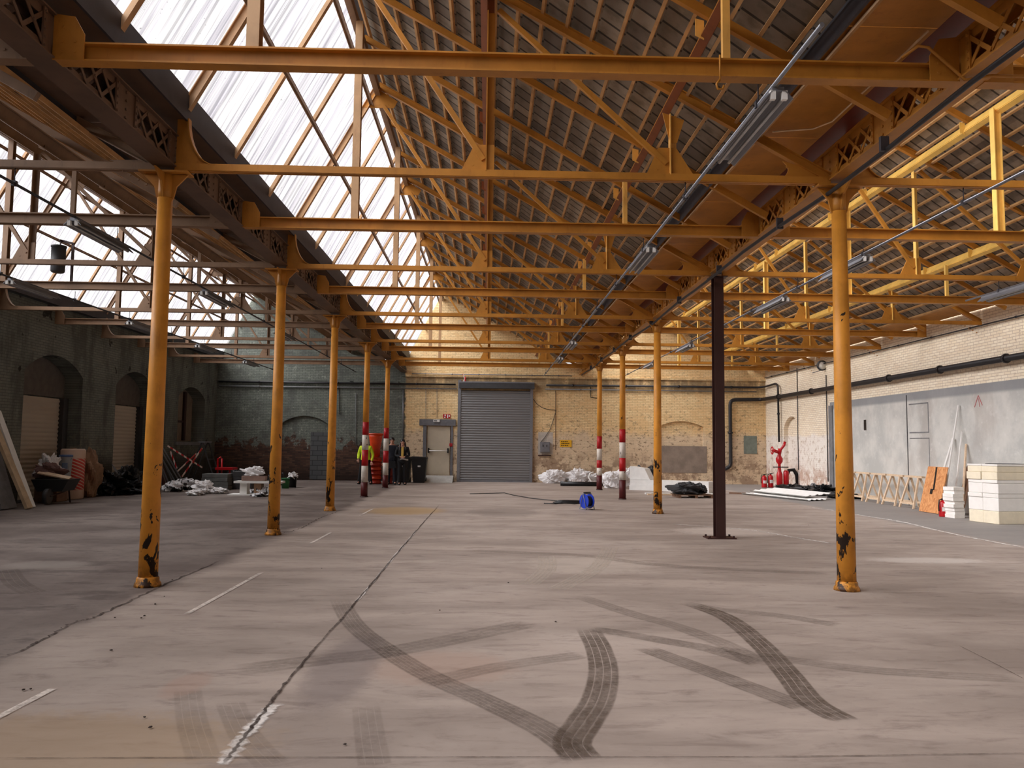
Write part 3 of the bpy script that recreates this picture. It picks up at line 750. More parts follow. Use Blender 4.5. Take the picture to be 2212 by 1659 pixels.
# lattice girders
def make_girder(gx, lab):
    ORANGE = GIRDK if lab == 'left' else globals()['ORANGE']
    t = thing('lattice_girder', 'riveted lattice girder carried by the %s row of columns' % lab, 'girder', (gx, 0, 4.46))
    y0, y1 = YF, YB - .01
    bc_ = MB().span((-.12, y0, 0), (.12, y1, .014))
    tc = MB().span((-.12, y0, .346), (.12, y1, .36))
    for s_ in (-1, 1):
        bc_.span((s_ * .075 - .005, y0, .014), (s_ * .075 + .005, y1, .085)); tc.span((s_ * .075 - .005, y0, .275), (s_ * .075 + .005, y1, .346))
    obj('bottom_chord', bc_, ORANGE, t); obj('top_chord', tc, ORANGE, t)
    m_ = MB(); wl_ = .80; n = 3; d = wl_ / n
    for s_ in (1,):
        for k in range(n):
            m_.beam((s_ * .085, k * d, .06), (s_ * .085, (k + 1) * d, .30), .035, .007, (1, 0, 0)); m_.beam((s_ * .092, k * d, .30), (s_ * .092, (k + 1) * d, .06), .035, .007, (1, 0, 0))
        rivets(m_, [(s_ * .095, (k + .5) * d, .18) for k in range(n)], .012, 'x')
    lat = m_.mesh('lattice_panel')
    m_ = MB(); wp = .3875
    for s_ in (1,):
        m_.span((s_ * .085 - .004, 0, .02), (s_ * .085 + .004, wp, .34))
        for yy in (.0, wp): m_.span((s_ * .095 - .008, yy - .02, .014), (s_ * .095 + .008, yy + .02, .346))
        rivets(m_, [(s_ * .105, yy, .05 + .065 * k) for k in range(5) for yy in (.0, wp)] + [(s_ * .092, wp / 2, .06 + .08 * k) for k in range(4)], .013, 'x')
    web = m_.mesh('web_plate')
    y = D0 - S / 2 * 2 - wp / 2
    while y + 1.19 < YB:
        obj('web_plate', web, ORANGE, t, (0, y, 0)); obj('web_plate', web, ORANGE, t, (0, y + wp, 0), rot=(0, 0, PI))
        if y + wp + wl_ < YB:
            obj('lattice_panel', lat, ORANGE, t, (0, y + wp, 0)); obj('lattice_panel', lat, ORANGE, t, (0, y + wp + wl_, 0), rot=(0, 0, PI))
        y += S / 4
    return t
make_girder(GL, 'left'); make_girder(GR, 'right')

# ---------------------------------------------------------------- columns
def col_shaft(z0, z1, a=None):
    r = lambda z: .098 - .022 * (z / 4.4)
    return MB().lathe([(r(z0), z0), (r((z0 + z1) / 2), (z0 + z1) / 2), (r(z1), z1)], 24)
def column(x, y, label, bands=None):
    t = thing('steel_column', label, 'column', (x, y, 0), group='round columns')
    z0 = .0
    if bands:
        zz = [.0] + bands
        cols = [DARKRED, WHITEP, REDP, WHITEP, REDP]
        for i in range(len(zz) - 1):
            obj('painted_band', col_shaft(zz[i], zz[i + 1]), cols[i], t, label=['worn dark red band', 'white band', 'red band', 'white band', 'red band'][i])
        z0 = zz[-1]
        obj('base_ring', MB().lathe([(.115, 0), (.115, .02), (.10, .03)], 24), BROWNST, t)
    else:
        obj('base_ring', MB().lathe([(.135, 0), (.13, .03), (.115, .05), (.112, .085), (.1, .1)], 24), COLPAINT, t)
    m_ = col_shaft(z0, 4.12)
    obj('shaft', m_, COLPAINT, t)
    cp_ = MB().lathe([(.076, 4.12), (.08, 4.2), (.078, 4.3), (.078, 4.40)], 8)
    for s_ in (-1, 1): cp_.prism([(s_ * .05, 4.05), (s_ * .09, 4.12), (s_ * .12, 4.25), (s_ * .24, 4.38), (s_ * .05, 4.38)], -.012, .012)
    for s_ in (-1, 1): cp_.prism([(s_ * .05, 4.05), (s_ * .09, 4.15), (s_ * .13, 4.28), (s_ * .3, 4.38), (s_ * .05, 4.38)], -.012, .012, 'x')
    cp_.span((-.26, -.1, 4.385), (.26, .1, 4.405))
    obj('capital', cp_, ORANGE, t)
lf = ['nearest', 'second', 'third', 'fourth', 'fifth']
for k in range(5):
    b = None
    if k == 3: b = [.42, .88, 1.33, 1.75, 2.12]
    if k == 4: b = [.44, .86, 1.27, 1.69, 2.06]
    column(GL + (.02 * (k % 2)), D0 + k * S, ['tall yellow round column nearest to the camera in the left row', 'yellow round column second in the left row, black paint chips', 'yellow round column third in the left row', 'round column of the left row with red and white bands, standing left of the orange chutes', 'farthest round column of the left row with red and white bands, right of the orange chutes'][k], b)
for k in (0, 2, 3, 4):
    b = None
    if k == 3: b = [.55, .80, 1.18, 1.62, 2.0]
    if k == 4: b = [.50, .76, 1.02, 1.42, 1.85]
    column(GR, D0 + k * S, {0: 'tall yellow round column nearest to the camera in the right row', 2: 'yellow round column in the right row just beyond the dark brown post', 3: 'red and white banded round column standing beside the white box', 4: 'red and white banded round column farthest in the right row beside white bags'}[k], b)
t = thing('i_beam_post', 'dark brown steel I-beam post on a bolted base plate in the right row', 'column', (GR + .02, D0 + S, 0))
obj('shaft', MB().ibeam((0, 0, .02), (0, 0, 4.40), .16, .18, .014, (0, 1, 0)), BROWNST, t)
bp = MB().span((-.24, -.16, 0), (.24, .16, .02))
for a in (-.2, .2):
    for b in (-.12, .12): bp.tube([(a, b, .02), (a, b, .05)], .018, 8)
obj('base_plate', bp, BROWNST, t); obj('cap_plate', MB().span((-.14, -.14, 4.385), (.14, .14, 4.40)), BROWNST, t)

# ---------------------------------------------------------------- light rails and fixtures
def railing(x, z, y0, y1, label, mat=GALV, r=.016, cat='conduit', name='cable_rail'):
    t = thing(name, label, cat, (x, y0, z))
    obj('tube', MB().tube([(0, 0, 0), (0, y1 - y0, 0)], r, 10), mat, t)
    hg = MB().tube([(0, 0, 0), (0, 0, ZT - z - .04)], .006, 5).span((-.025, -.02, -.025), (.025, .02, .03)).mesh('hanger'); y = math.ceil((y0 - D0) / (S / 2)) * (S / 2) + D0
    while y < y1:
        obj('hanger', hg, ZINC, t, (0, y - y0, 0)); y += S / 2
railing(2.13, 4.25, 4.9, 31.2, 'bright metal conduit rail hung along the right of the middle bay')
railing(5.25, 4.25, 4.9, 31.2, 'bright metal conduit rail hung along the right bay nearest to the columns')
railing(8.75, 4.25, 4.9, 14.2, 'bright metal conduit rail hung near the right wall')
railing(-5.14, 4.25, 4.9, 30.5, 'dark conduit rail hung along the left bay nearest to the columns', DKGREY)
railing(-8.15, 4.25, 4.9, 30.5, 'dark conduit rail hung along the left bay nearest to the left wall', DKGREY)
t = thing('black_cable', 'dark cable pipe clipped below the right lattice girder', 'pipe', (GR - .15, 4.5, 4.36))
pts = [(0.03 * math.sin(k * .8), k * 1.35, -.03 + .022 * math.sin(k * 1.7)) for k in range(21)]
obj('tube', MB().tube(pts, .024, 10), DKPIPE, t)
m_ = MB()
for k in range(0, 20, 2): m_.span((-.03, k * 1.35 - .02, -.05), (.05, k * 1.35 + .02, .09))
obj('clip', m_, ZINC, t)
t0 = thing('strip_light', '', 'lamp', (0, 0, 0))
hs = MB().prism([(-.11, -.065), (-.05, .0), (.05, .0), (.11, -.065), (.10, -.065), (.045, -.01), (-.045, -.01), (-.10, -.065)], 0, 1.45).span((-.045, .02, 0), (.045, 1.43, .035))
obj('reflector', hs, GALV, t0)
for s_ in (-1, 1): obj('tube_lamp', MB().tube([(s_ * .045, .04, -.05), (s_ * .045, 1.41, -.05)], .014, 8), plain('unlit_tube', (190, 190, 188), .3), t0)
lhm = MB().span((-.02, .0, -.07), (.02, .035, .0)).mesh('lamp_holder')
for s_ in (-1, 1): obj('lamp_holder', lhm, WHITE, t0, (s_ * .045, 0, 0), 'white lamp holder')
spots = [(2.13, 5.75, 'hanging over the nearest right part of the middle bay'), (2.13, 10.5, 'second along the rail of the middle bay'), (2.13, 20.3, 'third along the rail of the middle bay'), (2.13, 24.0, 'farthest along the rail of the middle bay'),
         (5.25, 10.8, 'right of the nearest right column'), (5.25, 13.9, 'between the brown post and the nearest right column'), (5.25, 20.5, 'third along the rail of the right bay'), (5.25, 25.3, 'farthest along the rail of the right bay'),
         (8.75, 12.3, 'near the right edge of the photo'),
         (-5.14, 9.7, 'left of the nearest left column'), (-5.14, 14.2, 'between the first two left columns'), (-5.14, 19.2, 'beyond the second left column'),
         (-8.15, 13.5, 'at the left edge of the photo'), (-8.15, 18.0, 'second along the rail near the left wall'), (-8.15, 22.2, 'third along the rail near the left wall'), (-8.15, 26.5, 'farthest along the rail near the left wall')]
for i, (x, y, lb) in enumerate(spots):
    o = t0 if i == 0 else dup(t0, (0, 0, 0)); o.location = (x + (.03 if x > 0 else .0), y, 4.202)
    o['label'] = 'twin tube strip light ' + lb; o['group'] = 'strip lights'
# thin painted conduits below the gutter
t = thing('conduit', 'thin cream conduits running below the orange gutter sheets on the right', 'conduit', (2.9, 4.5, 4.89))
CRC = plain('cream_conduit', (244, 212, 170), .4)
obj('tube', MB().tube([(0, 0, 0), (0, 26, 0)], .010, 6), CRC, t); obj('tube', MB().tube([(.62, 1.6, 0), (.62, 3.4, 0), (.5, 3.6, 0), (.1, 3.7, 0)], .010, 6), CRC, t)
t = thing('conduit', 'bent orange conduit looping over the nearest heavy tie by the right girder', 'conduit', (3.3, 6.0, 4.66))
obj('tube', MB().tube([(.0, .1, -.0), (.08, 0, .05), (.16, 0, .04), (.45, -.0, -.22), (.6, -.1, -.23), (1.3, -.1, -.23)], .013, 8), ORANGE, t)
# ---------------------------------------------------------------- hanging can in the left bay
p = at(125, 575, Y=15.5)
t = thing('hanging_heater', 'dark cylindrical can on a bent bracket above the left bay', 'heater', (p.x, 15.5, 4.76))
obj('can', MB().lathe([(.10, 0), (.125, .02), (.13, .25), (.13, .5), (.14, .5), (.14, .53), (.02, .55)], 20), DKGREY, t)
obj('bracket', MB().beam((.22, .1, -.15), (.22, .1, .6), .045, .03, (0, 1, 0)).beam((.235, .1, .6), (-.02, .1, .66), .03, .045).beam((0, .05, .54), (0, .05, .66), .02, .02, (0, 1, 0)).beam((0, .1, .65), (0, .0, .65), .03, .03), BROWNST, t)
#PART2

# ================================================================ people
def skinned(verts, edges, radii, sub=2):
    me = bpy.data.meshes.new('t'); me.from_pydata([tuple(v) for v in verts], edges, []); me.update()
    o = bpy.data.objects.new('t', me); COL.objects.link(o)
    sk = o.modifiers.new('s', 'SKIN')
    for i, r in enumerate(radii):
        r = r if isinstance(r, (tuple, list)) else (r, r)
        me.skin_vertices[0].data[i].radius = r
    me.skin_vertices[0].data[0].use_root = True
    ss = o.modifiers.new('u', 'SUBSURF'); ss.levels = sub; ss.render_levels = sub
    bpy.context.view_layer.update()
    r = bpy.data.meshes.new_from_object(o.evaluated_get(bpy.context.evaluated_depsgraph_get()))
    bpy.data.objects.remove(o); bpy.data.meshes.remove(me)
    for p in r.polygons: p.use_smooth = True
    return r
def join(meshes, name):
    bm = bmesh.new()
    for m_ in meshes: bm.from_mesh(m_)
    r = bpy.data.meshes.new(name); bm.to_mesh(r); bm.free(); return r
def ell(mb, c, r, seg=16, rings=10):
    c = Vector(c)
    mb.grid(lambda i, j: tuple(c + Vector((r[0] * math.sin(PI * j) * math.cos(2 * PI * i), r[1] * math.sin(PI * j) * math.sin(2 * PI * i), -r[2] * math.cos(PI * j)))), seg, rings)
    return mb
def chain(pts, rads, sub=2):
    return skinned(pts, [(i, i + 1) for i in range(len(pts) - 1)], rads, sub)
def person(label, loc, rz, H, hands, elbows, feet, hair_long=True, top=None, coat=CLOTH, vest=None, slim=1.0):
    """figure facing -y; H height; hands/elbows/feet given for left (-x) and right (+x)"""
    k = H / 1.72
    t = thing('person', label, 'person', loc, rz)
    V = lambda *a: Vector(a) * k
    pel, sp1, sp2, ch, nk, hd, tp = V(0, 0, .93), V(0, .01, 1.06), V(0, .015, 1.18), V(0, .01, 1.33), V(0, .02, 1.46), V(0, 0, 1.56), V(0, .005, 1.66)
    verts = [pel, sp1, sp2, ch, nk, hd, tp]; edges = [(i, i + 1) for i in range(6)]
    rad = [(.15 * k * slim, .11 * k), (.125 * k * slim, .095 * k), (.13 * k * slim, .10 * k), (.155 * k * slim, .11 * k), .052 * k, (.070 * k, .088 * k), (.062 * k, .078 * k)]
    for s_, h, e in ((-1, hands[0], elbows[0]), (1, hands[1], elbows[1])):
        b = len(verts); verts += [V(s_ * .17, .01, 1.385), V(*e), V(*h)]; rad += [.055 * k, .038 * k, .026 * k]
        edges += [(3, b), (b, b + 1), (b + 1, b + 2)]
    for s_, f in ((-1, feet[0]), (1, feet[1])):
        b = len(verts); f = Vector(f); kn = (V(s_ * .09, 0, .90) + Vector(f) * k) / 2 + V(0, -.02, .03)
        verts += [V(s_ * .09, 0, .88), kn, V(f.x, f.y, .09), V(f.x, f.y - .14, .04)]; rad += [.085 * k, .055 * k, .04 * k, (.04 * k, .03 * k)]
        edges += [(0, b), (b, b + 1), (b + 1, b + 2), (b + 2, b + 3)]
    body = [skinned(verts, edges, rad)]
    for s_, h, e in ((-1, hands[0], elbows[0]), (1, hands[1], elbows[1])):     # palm, four fingers, thumb
        h, e = V(*h), V(*e); d = (h - e).normalized(); sd = d.cross(Vector((0, 0, 1))).normalized(); nn = sd.cross(d)
        pc = h + d * .045 * k
        body.append(chain([h - d * .01, pc, h + d * .085 * k], [(.02 * k, .02 * k), (.036 * k, .016 * k), (.034 * k, .014 * k)]))
        for q, ln in enumerate((.062, .072, .068, .052)):
            o = h + d * .08 * k + sd * (q - 1.5) * .019 * k
            body.append(chain([o, o + (d * ln * .5 - nn * .006) * k, o + (d * ln * .85 - nn * ln * .45) * k], [.0088 * k, .008 * k, .0068 * k], 1))
        o = h + d * .025 * k - sd * s_ * .028 * k
        body.append(chain([o, o + (d * .028 - sd * s_ * .022 - nn * .006) * k, o + (d * .055 - sd * s_ * .026 - nn * .012) * k], [.0105 * k, .0095 * k, .008 * k], 1))
    fa = MB(); hx = hd + V(0, 0, .03)
    fa.prism([], 0, 0) if False else None
    ell(fa, hx + V(0, -.088, -.015), (.013 * k, .02 * k, .026 * k), 8, 6)                       # nose
    for s_ in (-1, 1): ell(fa, hx + V(s_ * .076, .005, 0), (.012 * k, .02 * k, .032 * k), 8, 6)  # ears
    ell(fa, hx + V(0, -.05, -.085), (.035 * k, .035 * k, .03 * k), 10, 6)                     # chin
    body.append(fa.mesh('f'))
    obj('body', join(body, 'body'), SKIN, t)
    ey = MB()
    for s_ in (-1, 1): ell(ey, hx + V(s_ * .030, -.082, .012), (.013 * k, .008 * k, .007 * k), 8, 6)
    obj('eyes', ey, BLACK, t)
    obj('mouth', ell(MB(), hx + V(0, -.083, -.055), (.022 * k, .008 * k, .007 * k), 8, 6), plain('lips', (150, 70, 66), .5, 0, .05), t)
    hm = MB(); ell(hm, hx + V(0, .034, .036), (.090 * k, .094 * k, .100 * k), 18, 12)
    obj('hair', hm, HAIR, t)
    if hair_long:
        hm2 = [chain([hx + V(s_ * .06, .04, .03), hx + V(s_ * .092, .02, -.09), hx + V(s_ * .11, -.04, -.2), hx + V(s_ * .105, -.09, -.30)], [.045 * k, .04 * k, .036 * k, .02 * k]) for s_ in (-1, 1)]
        hm2.append(chain([hx + V(0, .06, .05), hx + V(0, .09, -.08), hx + V(0, .10, -.24)], [(.07 * k, .05 * k), (.09 * k, .04 * k), (.08 * k, .03 * k)]))
        obj('long_hair', join(hm2, 'h'), HAIR, t)
    # trousers and shoes
    vs = [V(0, 0, 1.0)]; ed = []; rd = [(.17 * k * slim, .135 * k)]
    for s_, f in ((-1, feet[0]), (1, feet[1])):
        b = len(vs); f = Vector(f); kn = (V(s_ * .09, 0, .90) + Vector(f) * k) / 2 + V(0, -.02, .03)
        vs += [V(s_ * .095, 0, .85), kn, V(f.x, f.y, -.01)]; rd += [.11 * k, .078 * k, .075 * k]; ed += [(0, b), (b, b + 1), (b + 1, b + 2)]
    obj('trousers', skinned(vs, ed, rd), CLOTH if coat != NAVY else NAVY, t)
    sh = []
    for f in feet: sh.append(chain([V(f[0], f[1] + .05, .045), V(f[0], f[1] - .06, .042), V(f[0], f[1] - .17, .03)], [(.042 * k, .045 * k), (.045 * k, .042 * k), (.036 * k, .028 * k)]))
    obj('shoes', join(sh, 's'), BLACK, t)
    # coat with sleeves
    vs = [V(0, 0, .74), V(0, .005, .98), V(0, .012, 1.15), V(0, .01, 1.31), V(0, .02, 1.42)]; ed = [(i, i + 1) for i in range(4)]
    rd = [(.20 * k * slim, .16 * k), (.195 * k * slim, .15 * k), (.165 * k * slim, .13 * k), (.175 * k * slim, .13 * k), (.08 * k, .075 * k)]
    for s_, h, e in ((-1, hands[0], elbows[0]), (1, hands[1], elbows[1])):
        b = len(vs); hh = Vector(e) + (Vector(h) - Vector(e)) * .93
        vs += [V(s_ * .185, .01, 1.37), V(*e), hh * k]; rd += [.075 * k, .055 * k, .042 * k]; ed += [(3, b), (b, b + 1), (b + 1, b + 2)]
    obj('coat', skinned(vs, ed, rd), coat, t)
    if top is not None:
        obj('top', MB().grid(lambda i, j: tuple(V(-.045 + .09 * i, -.150 - .012 * math.sin(PI * i) - .01 * math.sin(PI * j), .96 + .46 * j)), 6, 10), top, t, label='yellow top showing between coat fronts')
    if vest is not None:
        vs = [V(0, 0, .86), V(0, .005, 1.05), V(0, .012, 1.2), V(0, .01, 1.34), V(0, .015, 1.41)]
        obj('safety_vest', chain(vs, [(.225 * k, .18 * k), (.205 * k, .165 * k), (.2 * k, .16 * k), (.21 * k, .16 * k), (.11 * k, .09 * k)]), vest, t, label='fluorescent yellow safety vest')
        rb = MB().lathe([(.222 * k, 1.02 * k), (.224 * k, 1.07 * k)], 24, cap=False)
        for v in rb.bm.verts: v.co.y *= .8
        obj('reflective_band', rb, REFL, t)
    return t
pw = at(868, 1048, Z=0)
wm = person('woman in a black coat over a yellow top, standing holding a white paper', (pw.x, pw.y, 0), math.atan2(pw.x, pw.y) * -1, 1.70,
            [(-.06, -.26, 1.05), (.06, -.26, 1.05)], [(-.25, -.02, 1.10), (.25, -.02, 1.10)], [(-.10, -.02, .0), (.11, .02, .0)], True, YELTOP)
pa = MB(); pa.grid(lambda i, j: (-.15 + .3 * i, -.31 - .10 * j, .93 + .05 * j + .02 * math.sin(i * 5)), 6, 4)
q = obj('paper', pa, WHITE, wm); q.location = (.06, -.04, 0)
bgm = MB().prism([(-.14, 0), (.14, 0), (.11, .26), (-.11, .26)], -.06, .06); bgm.tube([(-.1, 0, .25), (-.09, 0, .38), (0, 0, .43), (.09, 0, .38), (.1, 0, .25)], .012, 6)
tag(obj('handbag', bgm, CLOTH, None, (pw.x - .36, pw.y - .05, .62)), 'black handbag hanging at the standing woman in black', 'bag')
pm = at(846, 1047, Z=0)
person('person in dark clothes half hidden behind the farthest left column', (pm.x - .02, pm.y + .05, 0), .1, 1.76, [(-.30, -.08, .80), (.30, -.08, .80)], [(-.28, .02, 1.08), (.28, .02, 1.08)], [(-.13, 0, 0), (.13, -.05, 0)], False, None, NAVY)
pv = at(788, 1046, Z=0)
person('person in a fluorescent yellow jacket and dark trousers behind the banded column', (pv.x, pv.y, 0), -.1, 1.72, [(-.24, -.12, .92), (.26, -.1, .84)], [(-.27, .03, 1.10), (.28, .03, 1.08)], [(-.24, .05, 0), (.24, -.02, 0)], False, None, HIVIS, None)

# ================================================================ objects by the back wall
def Y0(px, py, Y=YB - .02): return at(px, py, Y=Y)
# orange rubble chutes standing stacked
def cone(x, y, z, h, r0, r1, mat, lab, n=1):
    t = thing('rubble_chute', lab, 'chute', (x, y, z), group='orange rubble chutes')
    obj('tube', MB().lathe([(r0, 0), (r0 * 1.08, .03), (r0, .06), (r1, h - .06), (r1 * 1.1, h - .03), (r1 * 1.08, h)], 24), mat, t)
    obj('rim', MB().lathe([(r1 * 1.08, h), (r1 * 1.16, h + .01), (r1 * 1.16, h + .05), (r1 * 1.0, h + .05)], 24), mat, t)
    return t
pc = at(806, 1046, Z=0)
cx, cy = pc.x + .02, 30.35
for i in range(6):
    z = .004 + i * .165
    t = thing('rubble_chute', 'orange plastic chute section in the tall stack behind the banded column, %s' % ['lowest', 'second', 'third', 'fourth', 'fifth', 'uppermost'][i], 'chute', (cx, cy, z), group='stacked orange chute sections')
    obj('ring', MB().lathe([(.20, 0), (.235, .02), (.24, .05), (.21, .07), (.215, .155), (.235, .16)], 24), ORPL if i % 2 else plain('red_orange_plastic', (196, 50, 20), .45), t)
t = thing('rubble_chute', 'tall orange plastic chute standing on the stack of sections behind the banded column', 'chute', (cx - .02, cy, 1.0))
obj('tube', MB().lathe([(.17, 0), (.18, .3), (.25, .75), (.27, .84)], 24), ORPL, t); obj('rim', MB().lathe([(.27, .84), (.29, .85), (.29, .90), (.26, .90)], 24), ORPL, t)
for i in range(4):
    t = thing('rubble_chute', 'dark red chute section in the shorter stack, %s' % ['lowest', 'second', 'third', 'uppermost'][i], 'chute', (cx + .46, cy + .1, .004 + i * .28), group='dark chute sections')
    obj('ring', MB().lathe([(.17, 0), (.2, .02), (.17, .05), (.185, .27)], 20), plain('dark_red_plastic', (120, 26, 18), .5), t)
# wheelie bins
def bin_(x, y, lab, s=1):
    t = thing('wheeled_bin', lab, 'bin', (x, y, 0))
    b = MB(); b.prism([(-.23, .08), (.23, .08), (.29, .93), (-.29, .93)], -.30, .30); obj('body', b, BLACK, t)
    l = MB(); l.prism([(-.31, .93), (.31, .93), (.29, 1.0), (-.29, 1.03)], -.34, .34); l.tube([(-.28, .36, .96), (.28, .36, .96)], .018, 8); obj('lid', l, BLACK, t)
    for s_ in (-1, 1): obj('wheel', MB().tube([(s_ * .20, .25, .10), (s_ * .26, .25, .10)], .10, 16), DKGREY, t)
    obj('foot', MB().span((-.2, -.28, 0), (.2, .1, .08)), BLACK, t)
    obj('sticker', MB().span((-.05, -.306, .62), (.06, -.301, .68)), WHITE, t, label='small pale sticker')
pb = at(903, 1044, Z=0)
bin_(pb.x, 31.55, 'black wheeled bin standing left of the ramp'); bin_(pb.x - .62, 31.6, 'black wheeled bin half hidden behind the standing woman')
# exit sign, number plate, alarm call point
p = Y0(965, 899)
t = thing('exit_sign', 'small red and white sign above the cream door', 'sign', (p.x, YB - .012, p.z))
obj('board', MB().span((-.15, -.01, -.085), (.15, .01, .085)), RED, t)
obj('symbol', MB().span((.02, -.016, -.07), (.06, -.011, .07)).span((-.11, -.016, -.07), (-.05, -.011, -.03)).span((-.09, -.016, .0), (-.04, -.011, .07)).span((.09, -.016, -.03), (.13, -.011, .05)), WHITE, t, label='white door symbol')
p = Y0(943, 909, YB - .08)
t = thing('emergency_lamp', 'small white emergency lamp on the grey door lintel', 'lamp', (p.x, YB - .075, p.z))
obj('housing', MB().span((-.13, -.05, -.05), (.13, 0, .05)), WHITE, t); obj('lens', MB().span((-.10, -.058, -.03), (.02, -.05, .03)), GREY, t)
p = Y0(974, 961)
t = thing('fire_call_point', 'red fire alarm box beside the cream door', 'alarm', (p.x, YB - .002, p.z))
obj('box', MB().span((-.06, -.06, -.06), (.06, 0, .06)), RED, t); obj('button', MB().tube([(0, -.06, 0), (0, -.075, 0)], .025, 10), DKGREY, t)
# electric box with its cable, yellow sign
p = Y0(1177, 966)
t = thing('electric_box', 'grey electrical box on a white backing board right of the roller shutter', 'box', (p.x, YB - .002, p.z))
obj('case', MB().span((-.2, -.14, -.21), (.2, 0, .21)), GREY, t)
obj('cover', MB().span((-.17, -.155, -.18), (.17, -.14, .18)), GALV, t, label='pale metal cover')
obj('switch', MB().span((-.10, -.17, .02), (-.06, -.155, .10)).span((.05, -.17, .02), (.09, -.155, .10)), DKGREY, t)
obj('backing_board', MB().span((-.28, -.001, -.3), (.95 - .62, .001, .62)), plain('pale_board', (206, 196, 184), .8), t)
obj('shelf', MB().span((-.28, -.12, -.36), (.25, 0, -.32)), BROWNST, t)
def wallcable(pxs, lab, r=.012, mat=DKPIPE, nm='wall_cable', cat='cable', Y=None):
    pts = [at(a, b, Y=YB - .03) for a, b in pxs]; o = pts[0]
    x = obj(nm, MB().tube([q - o for q in pts], r, 6), mat, None, o); return tag(x, lab, cat)
wallcable([(1152, 862), (1160, 873), (1172, 881), (1186, 885), (1202, 886)], 'thin dark cable sagging from the shutter box on the brick wall')
wallcable([(1201, 888), (1196, 905), (1188, 928), (1176, 946), (1168, 955)], 'thin dark cable running down to the grey electrical box')
wallcable([(1200, 844), (1200, 972)], 'straight thin vertical conduit beside the yellow sign', .012, BROWNW)
wallcable([(769, 850), (769, 962)], 'thin pale vertical conduit left of the first banded column', .014, GREY)
wallcable([(871, 842), (871, 950)], 'thin pale vertical conduit at the edge of the dark wall', .022, GALV)
wallcable([(920, 835), (920, 912)], 'thin vertical conduit above the cream door, left one', .010, GREY)
wallcable([(944, 835), (944, 903)], 'thin vertical conduit above the cream door, right one', .010, GREY)
wallcable([(732, 838), (734, 895)], 'short dark cable hanging on the green painted wall', .014)
wallcable([(1276, 836), (1276, 858), (1296, 861)], 'small dark pipe elbow below the black pipe', .016)
p = Y0(1222, 958)
t = thing('warning_sign', 'small yellow warning sign with black lettering on the brick wall', 'sign', (p.x, YB - .012, p.z))
obj('board', MB().span((-.24, -.008, -.14), (.24, .008, .14)), SIGNY, t)
lt = MB()
for row, ws in enumerate(([.05, .05, .06, .05], [.03, .07, .05, .06, .05], [.06, .05, .07, .05])):
    x = -.19
    for w_ in ws: lt.span((x, -.013, .055 - row * .075), (x + w_, -.009, .09 - row * .075)); x += w_ + .02
obj('lettering', lt, BLACK, t, label='black lettering')
# grey metal plate, black pipes
p = Y0(1621, 961)
obj_ = tag(obj('metal_plate', MB().span((-.27, -.02, -.37), (.27, 0, .37)), plain('grey_green_plate', (128, 138, 128), .6), None, (p.x, YB - .002, p.z)), 'grey green metal plate fixed to the brick wall near the corner', 'plate')
def pipe(name, pts, r, mat, label, cl=2.2, seg=12):
    o = Vector(pts[0]); t = thing(name, label, 'pipe', o)
    P = [Vector(q) for q in pts]; out = [P[0]]
    for a, b, c in zip(P, P[1:], P[2:]):
        d1, d2 = (a - b).normalized(), (c - b).normalized(); rr = min(r * 3, (a - b).length / 2, (c - b).length / 2)
        for k in range(5):
            s_ = k / 4; out.append((b + d1 * rr) * (1 - s_) ** 2 + b * 2 * s_ * (1 - s_) + (b + d2 * rr) * s_ ** 2)
    out.append(P[-1]); obj('tube', MB().tube([q - o for q in out], r, seg), mat, t)
    if cl:
        for a, b in zip(P, P[1:]):
            L = (b - a).length; n = int(L / cl)
            for k in range(n):
                c = a + (b - a) * ((k + .5) / n) - o; d = (b - a).normalized()
                obj('clamp', MB().tube([c - d * .03, c + d * .03], r * 1.45, 10), mat, t)
    return t
a = at(1180, 832, Y=YB - .08); b = at(1640, 836, Y=YB - .08)
za = (a.z + b.z) / 2
pipe('black_pipe', [(a.x, YB - .08, a.z), (XR - .35, YB - .08, za), (XR - .12, YB - .35, za + .02), (XR - .12, 31.2, za + .05), (XR - .12, 31.0, za - .05), (XR - .12, 30.95, 1.75)], .04, DKPIPE, 'slim black pipe along the brick wall turning down to the red valve')
zb = 3.52
pipe('black_pipe', [(10.0 - .25, YB - .12, .62), (10.0, YB - .12, .75), (10.0, YB - .12, zb - .03), (XR - .25, YB - .12, zb - .0), (XR - .18, YB - .4, zb), (XR - .18, 26, zb), (XR - .18, 5.5, zb + .02)], .075, DKPIPE, 'thick black pipe running along the right wall and down near the corner', 2.3)
pipe('black_pipe', [(XL + .1, YB - .09, 3.98), (SHD[0] - .1, YB - .09, 3.98)], .035, DKPIPE, 'dark pipe along the dark part of the back wall', 2.5)
pipe('black_pipe', [(XL + .1, YB - .07, 3.80), (SHD[0] - .05, YB - .07, 3.80)], .025, GREY, 'thin grey pipe just below the dark pipe on the back wall', 2.5)
pipe('black_pipe', [(2.3, YB - .07, 3.84), (XR - .4, YB - .07, 3.84)], .022, GREY, 'thin grey pipe just below the black pipe on the cream wall', 2.5)
pipe('conduit', [(XR - .06, YB - .1, 4.42), (XR - .06, 6, 4.42)], .018, DKPIPE, 'thin dark conduit high along the right wall', 1.6)
pipe('conduit', [(-3.2, YB - .1, 4.40), (3.4, YB - .1, 4.40)], .022, GREY, 'thin grey conduit just below the ledge above the roller shutter', 1.1)
for px, y0_, y1_, lb in ((1723, 795, 1015, 'nearest to the niche'), (1786, 810, 1040, 'beside the cement render')):
    a = at(px, 900, X=XR - .03); pipe('conduit', [(XR - .03, a.y, at(px, y0_, X=XR).z), (XR - .03, a.y, max(.1, at(px, y1_, X=XR).z))], .016, DKGREY, 'thin vertical conduit on the right wall ' + lb, 0)
p = at(1779, 790, X=XR - .05)
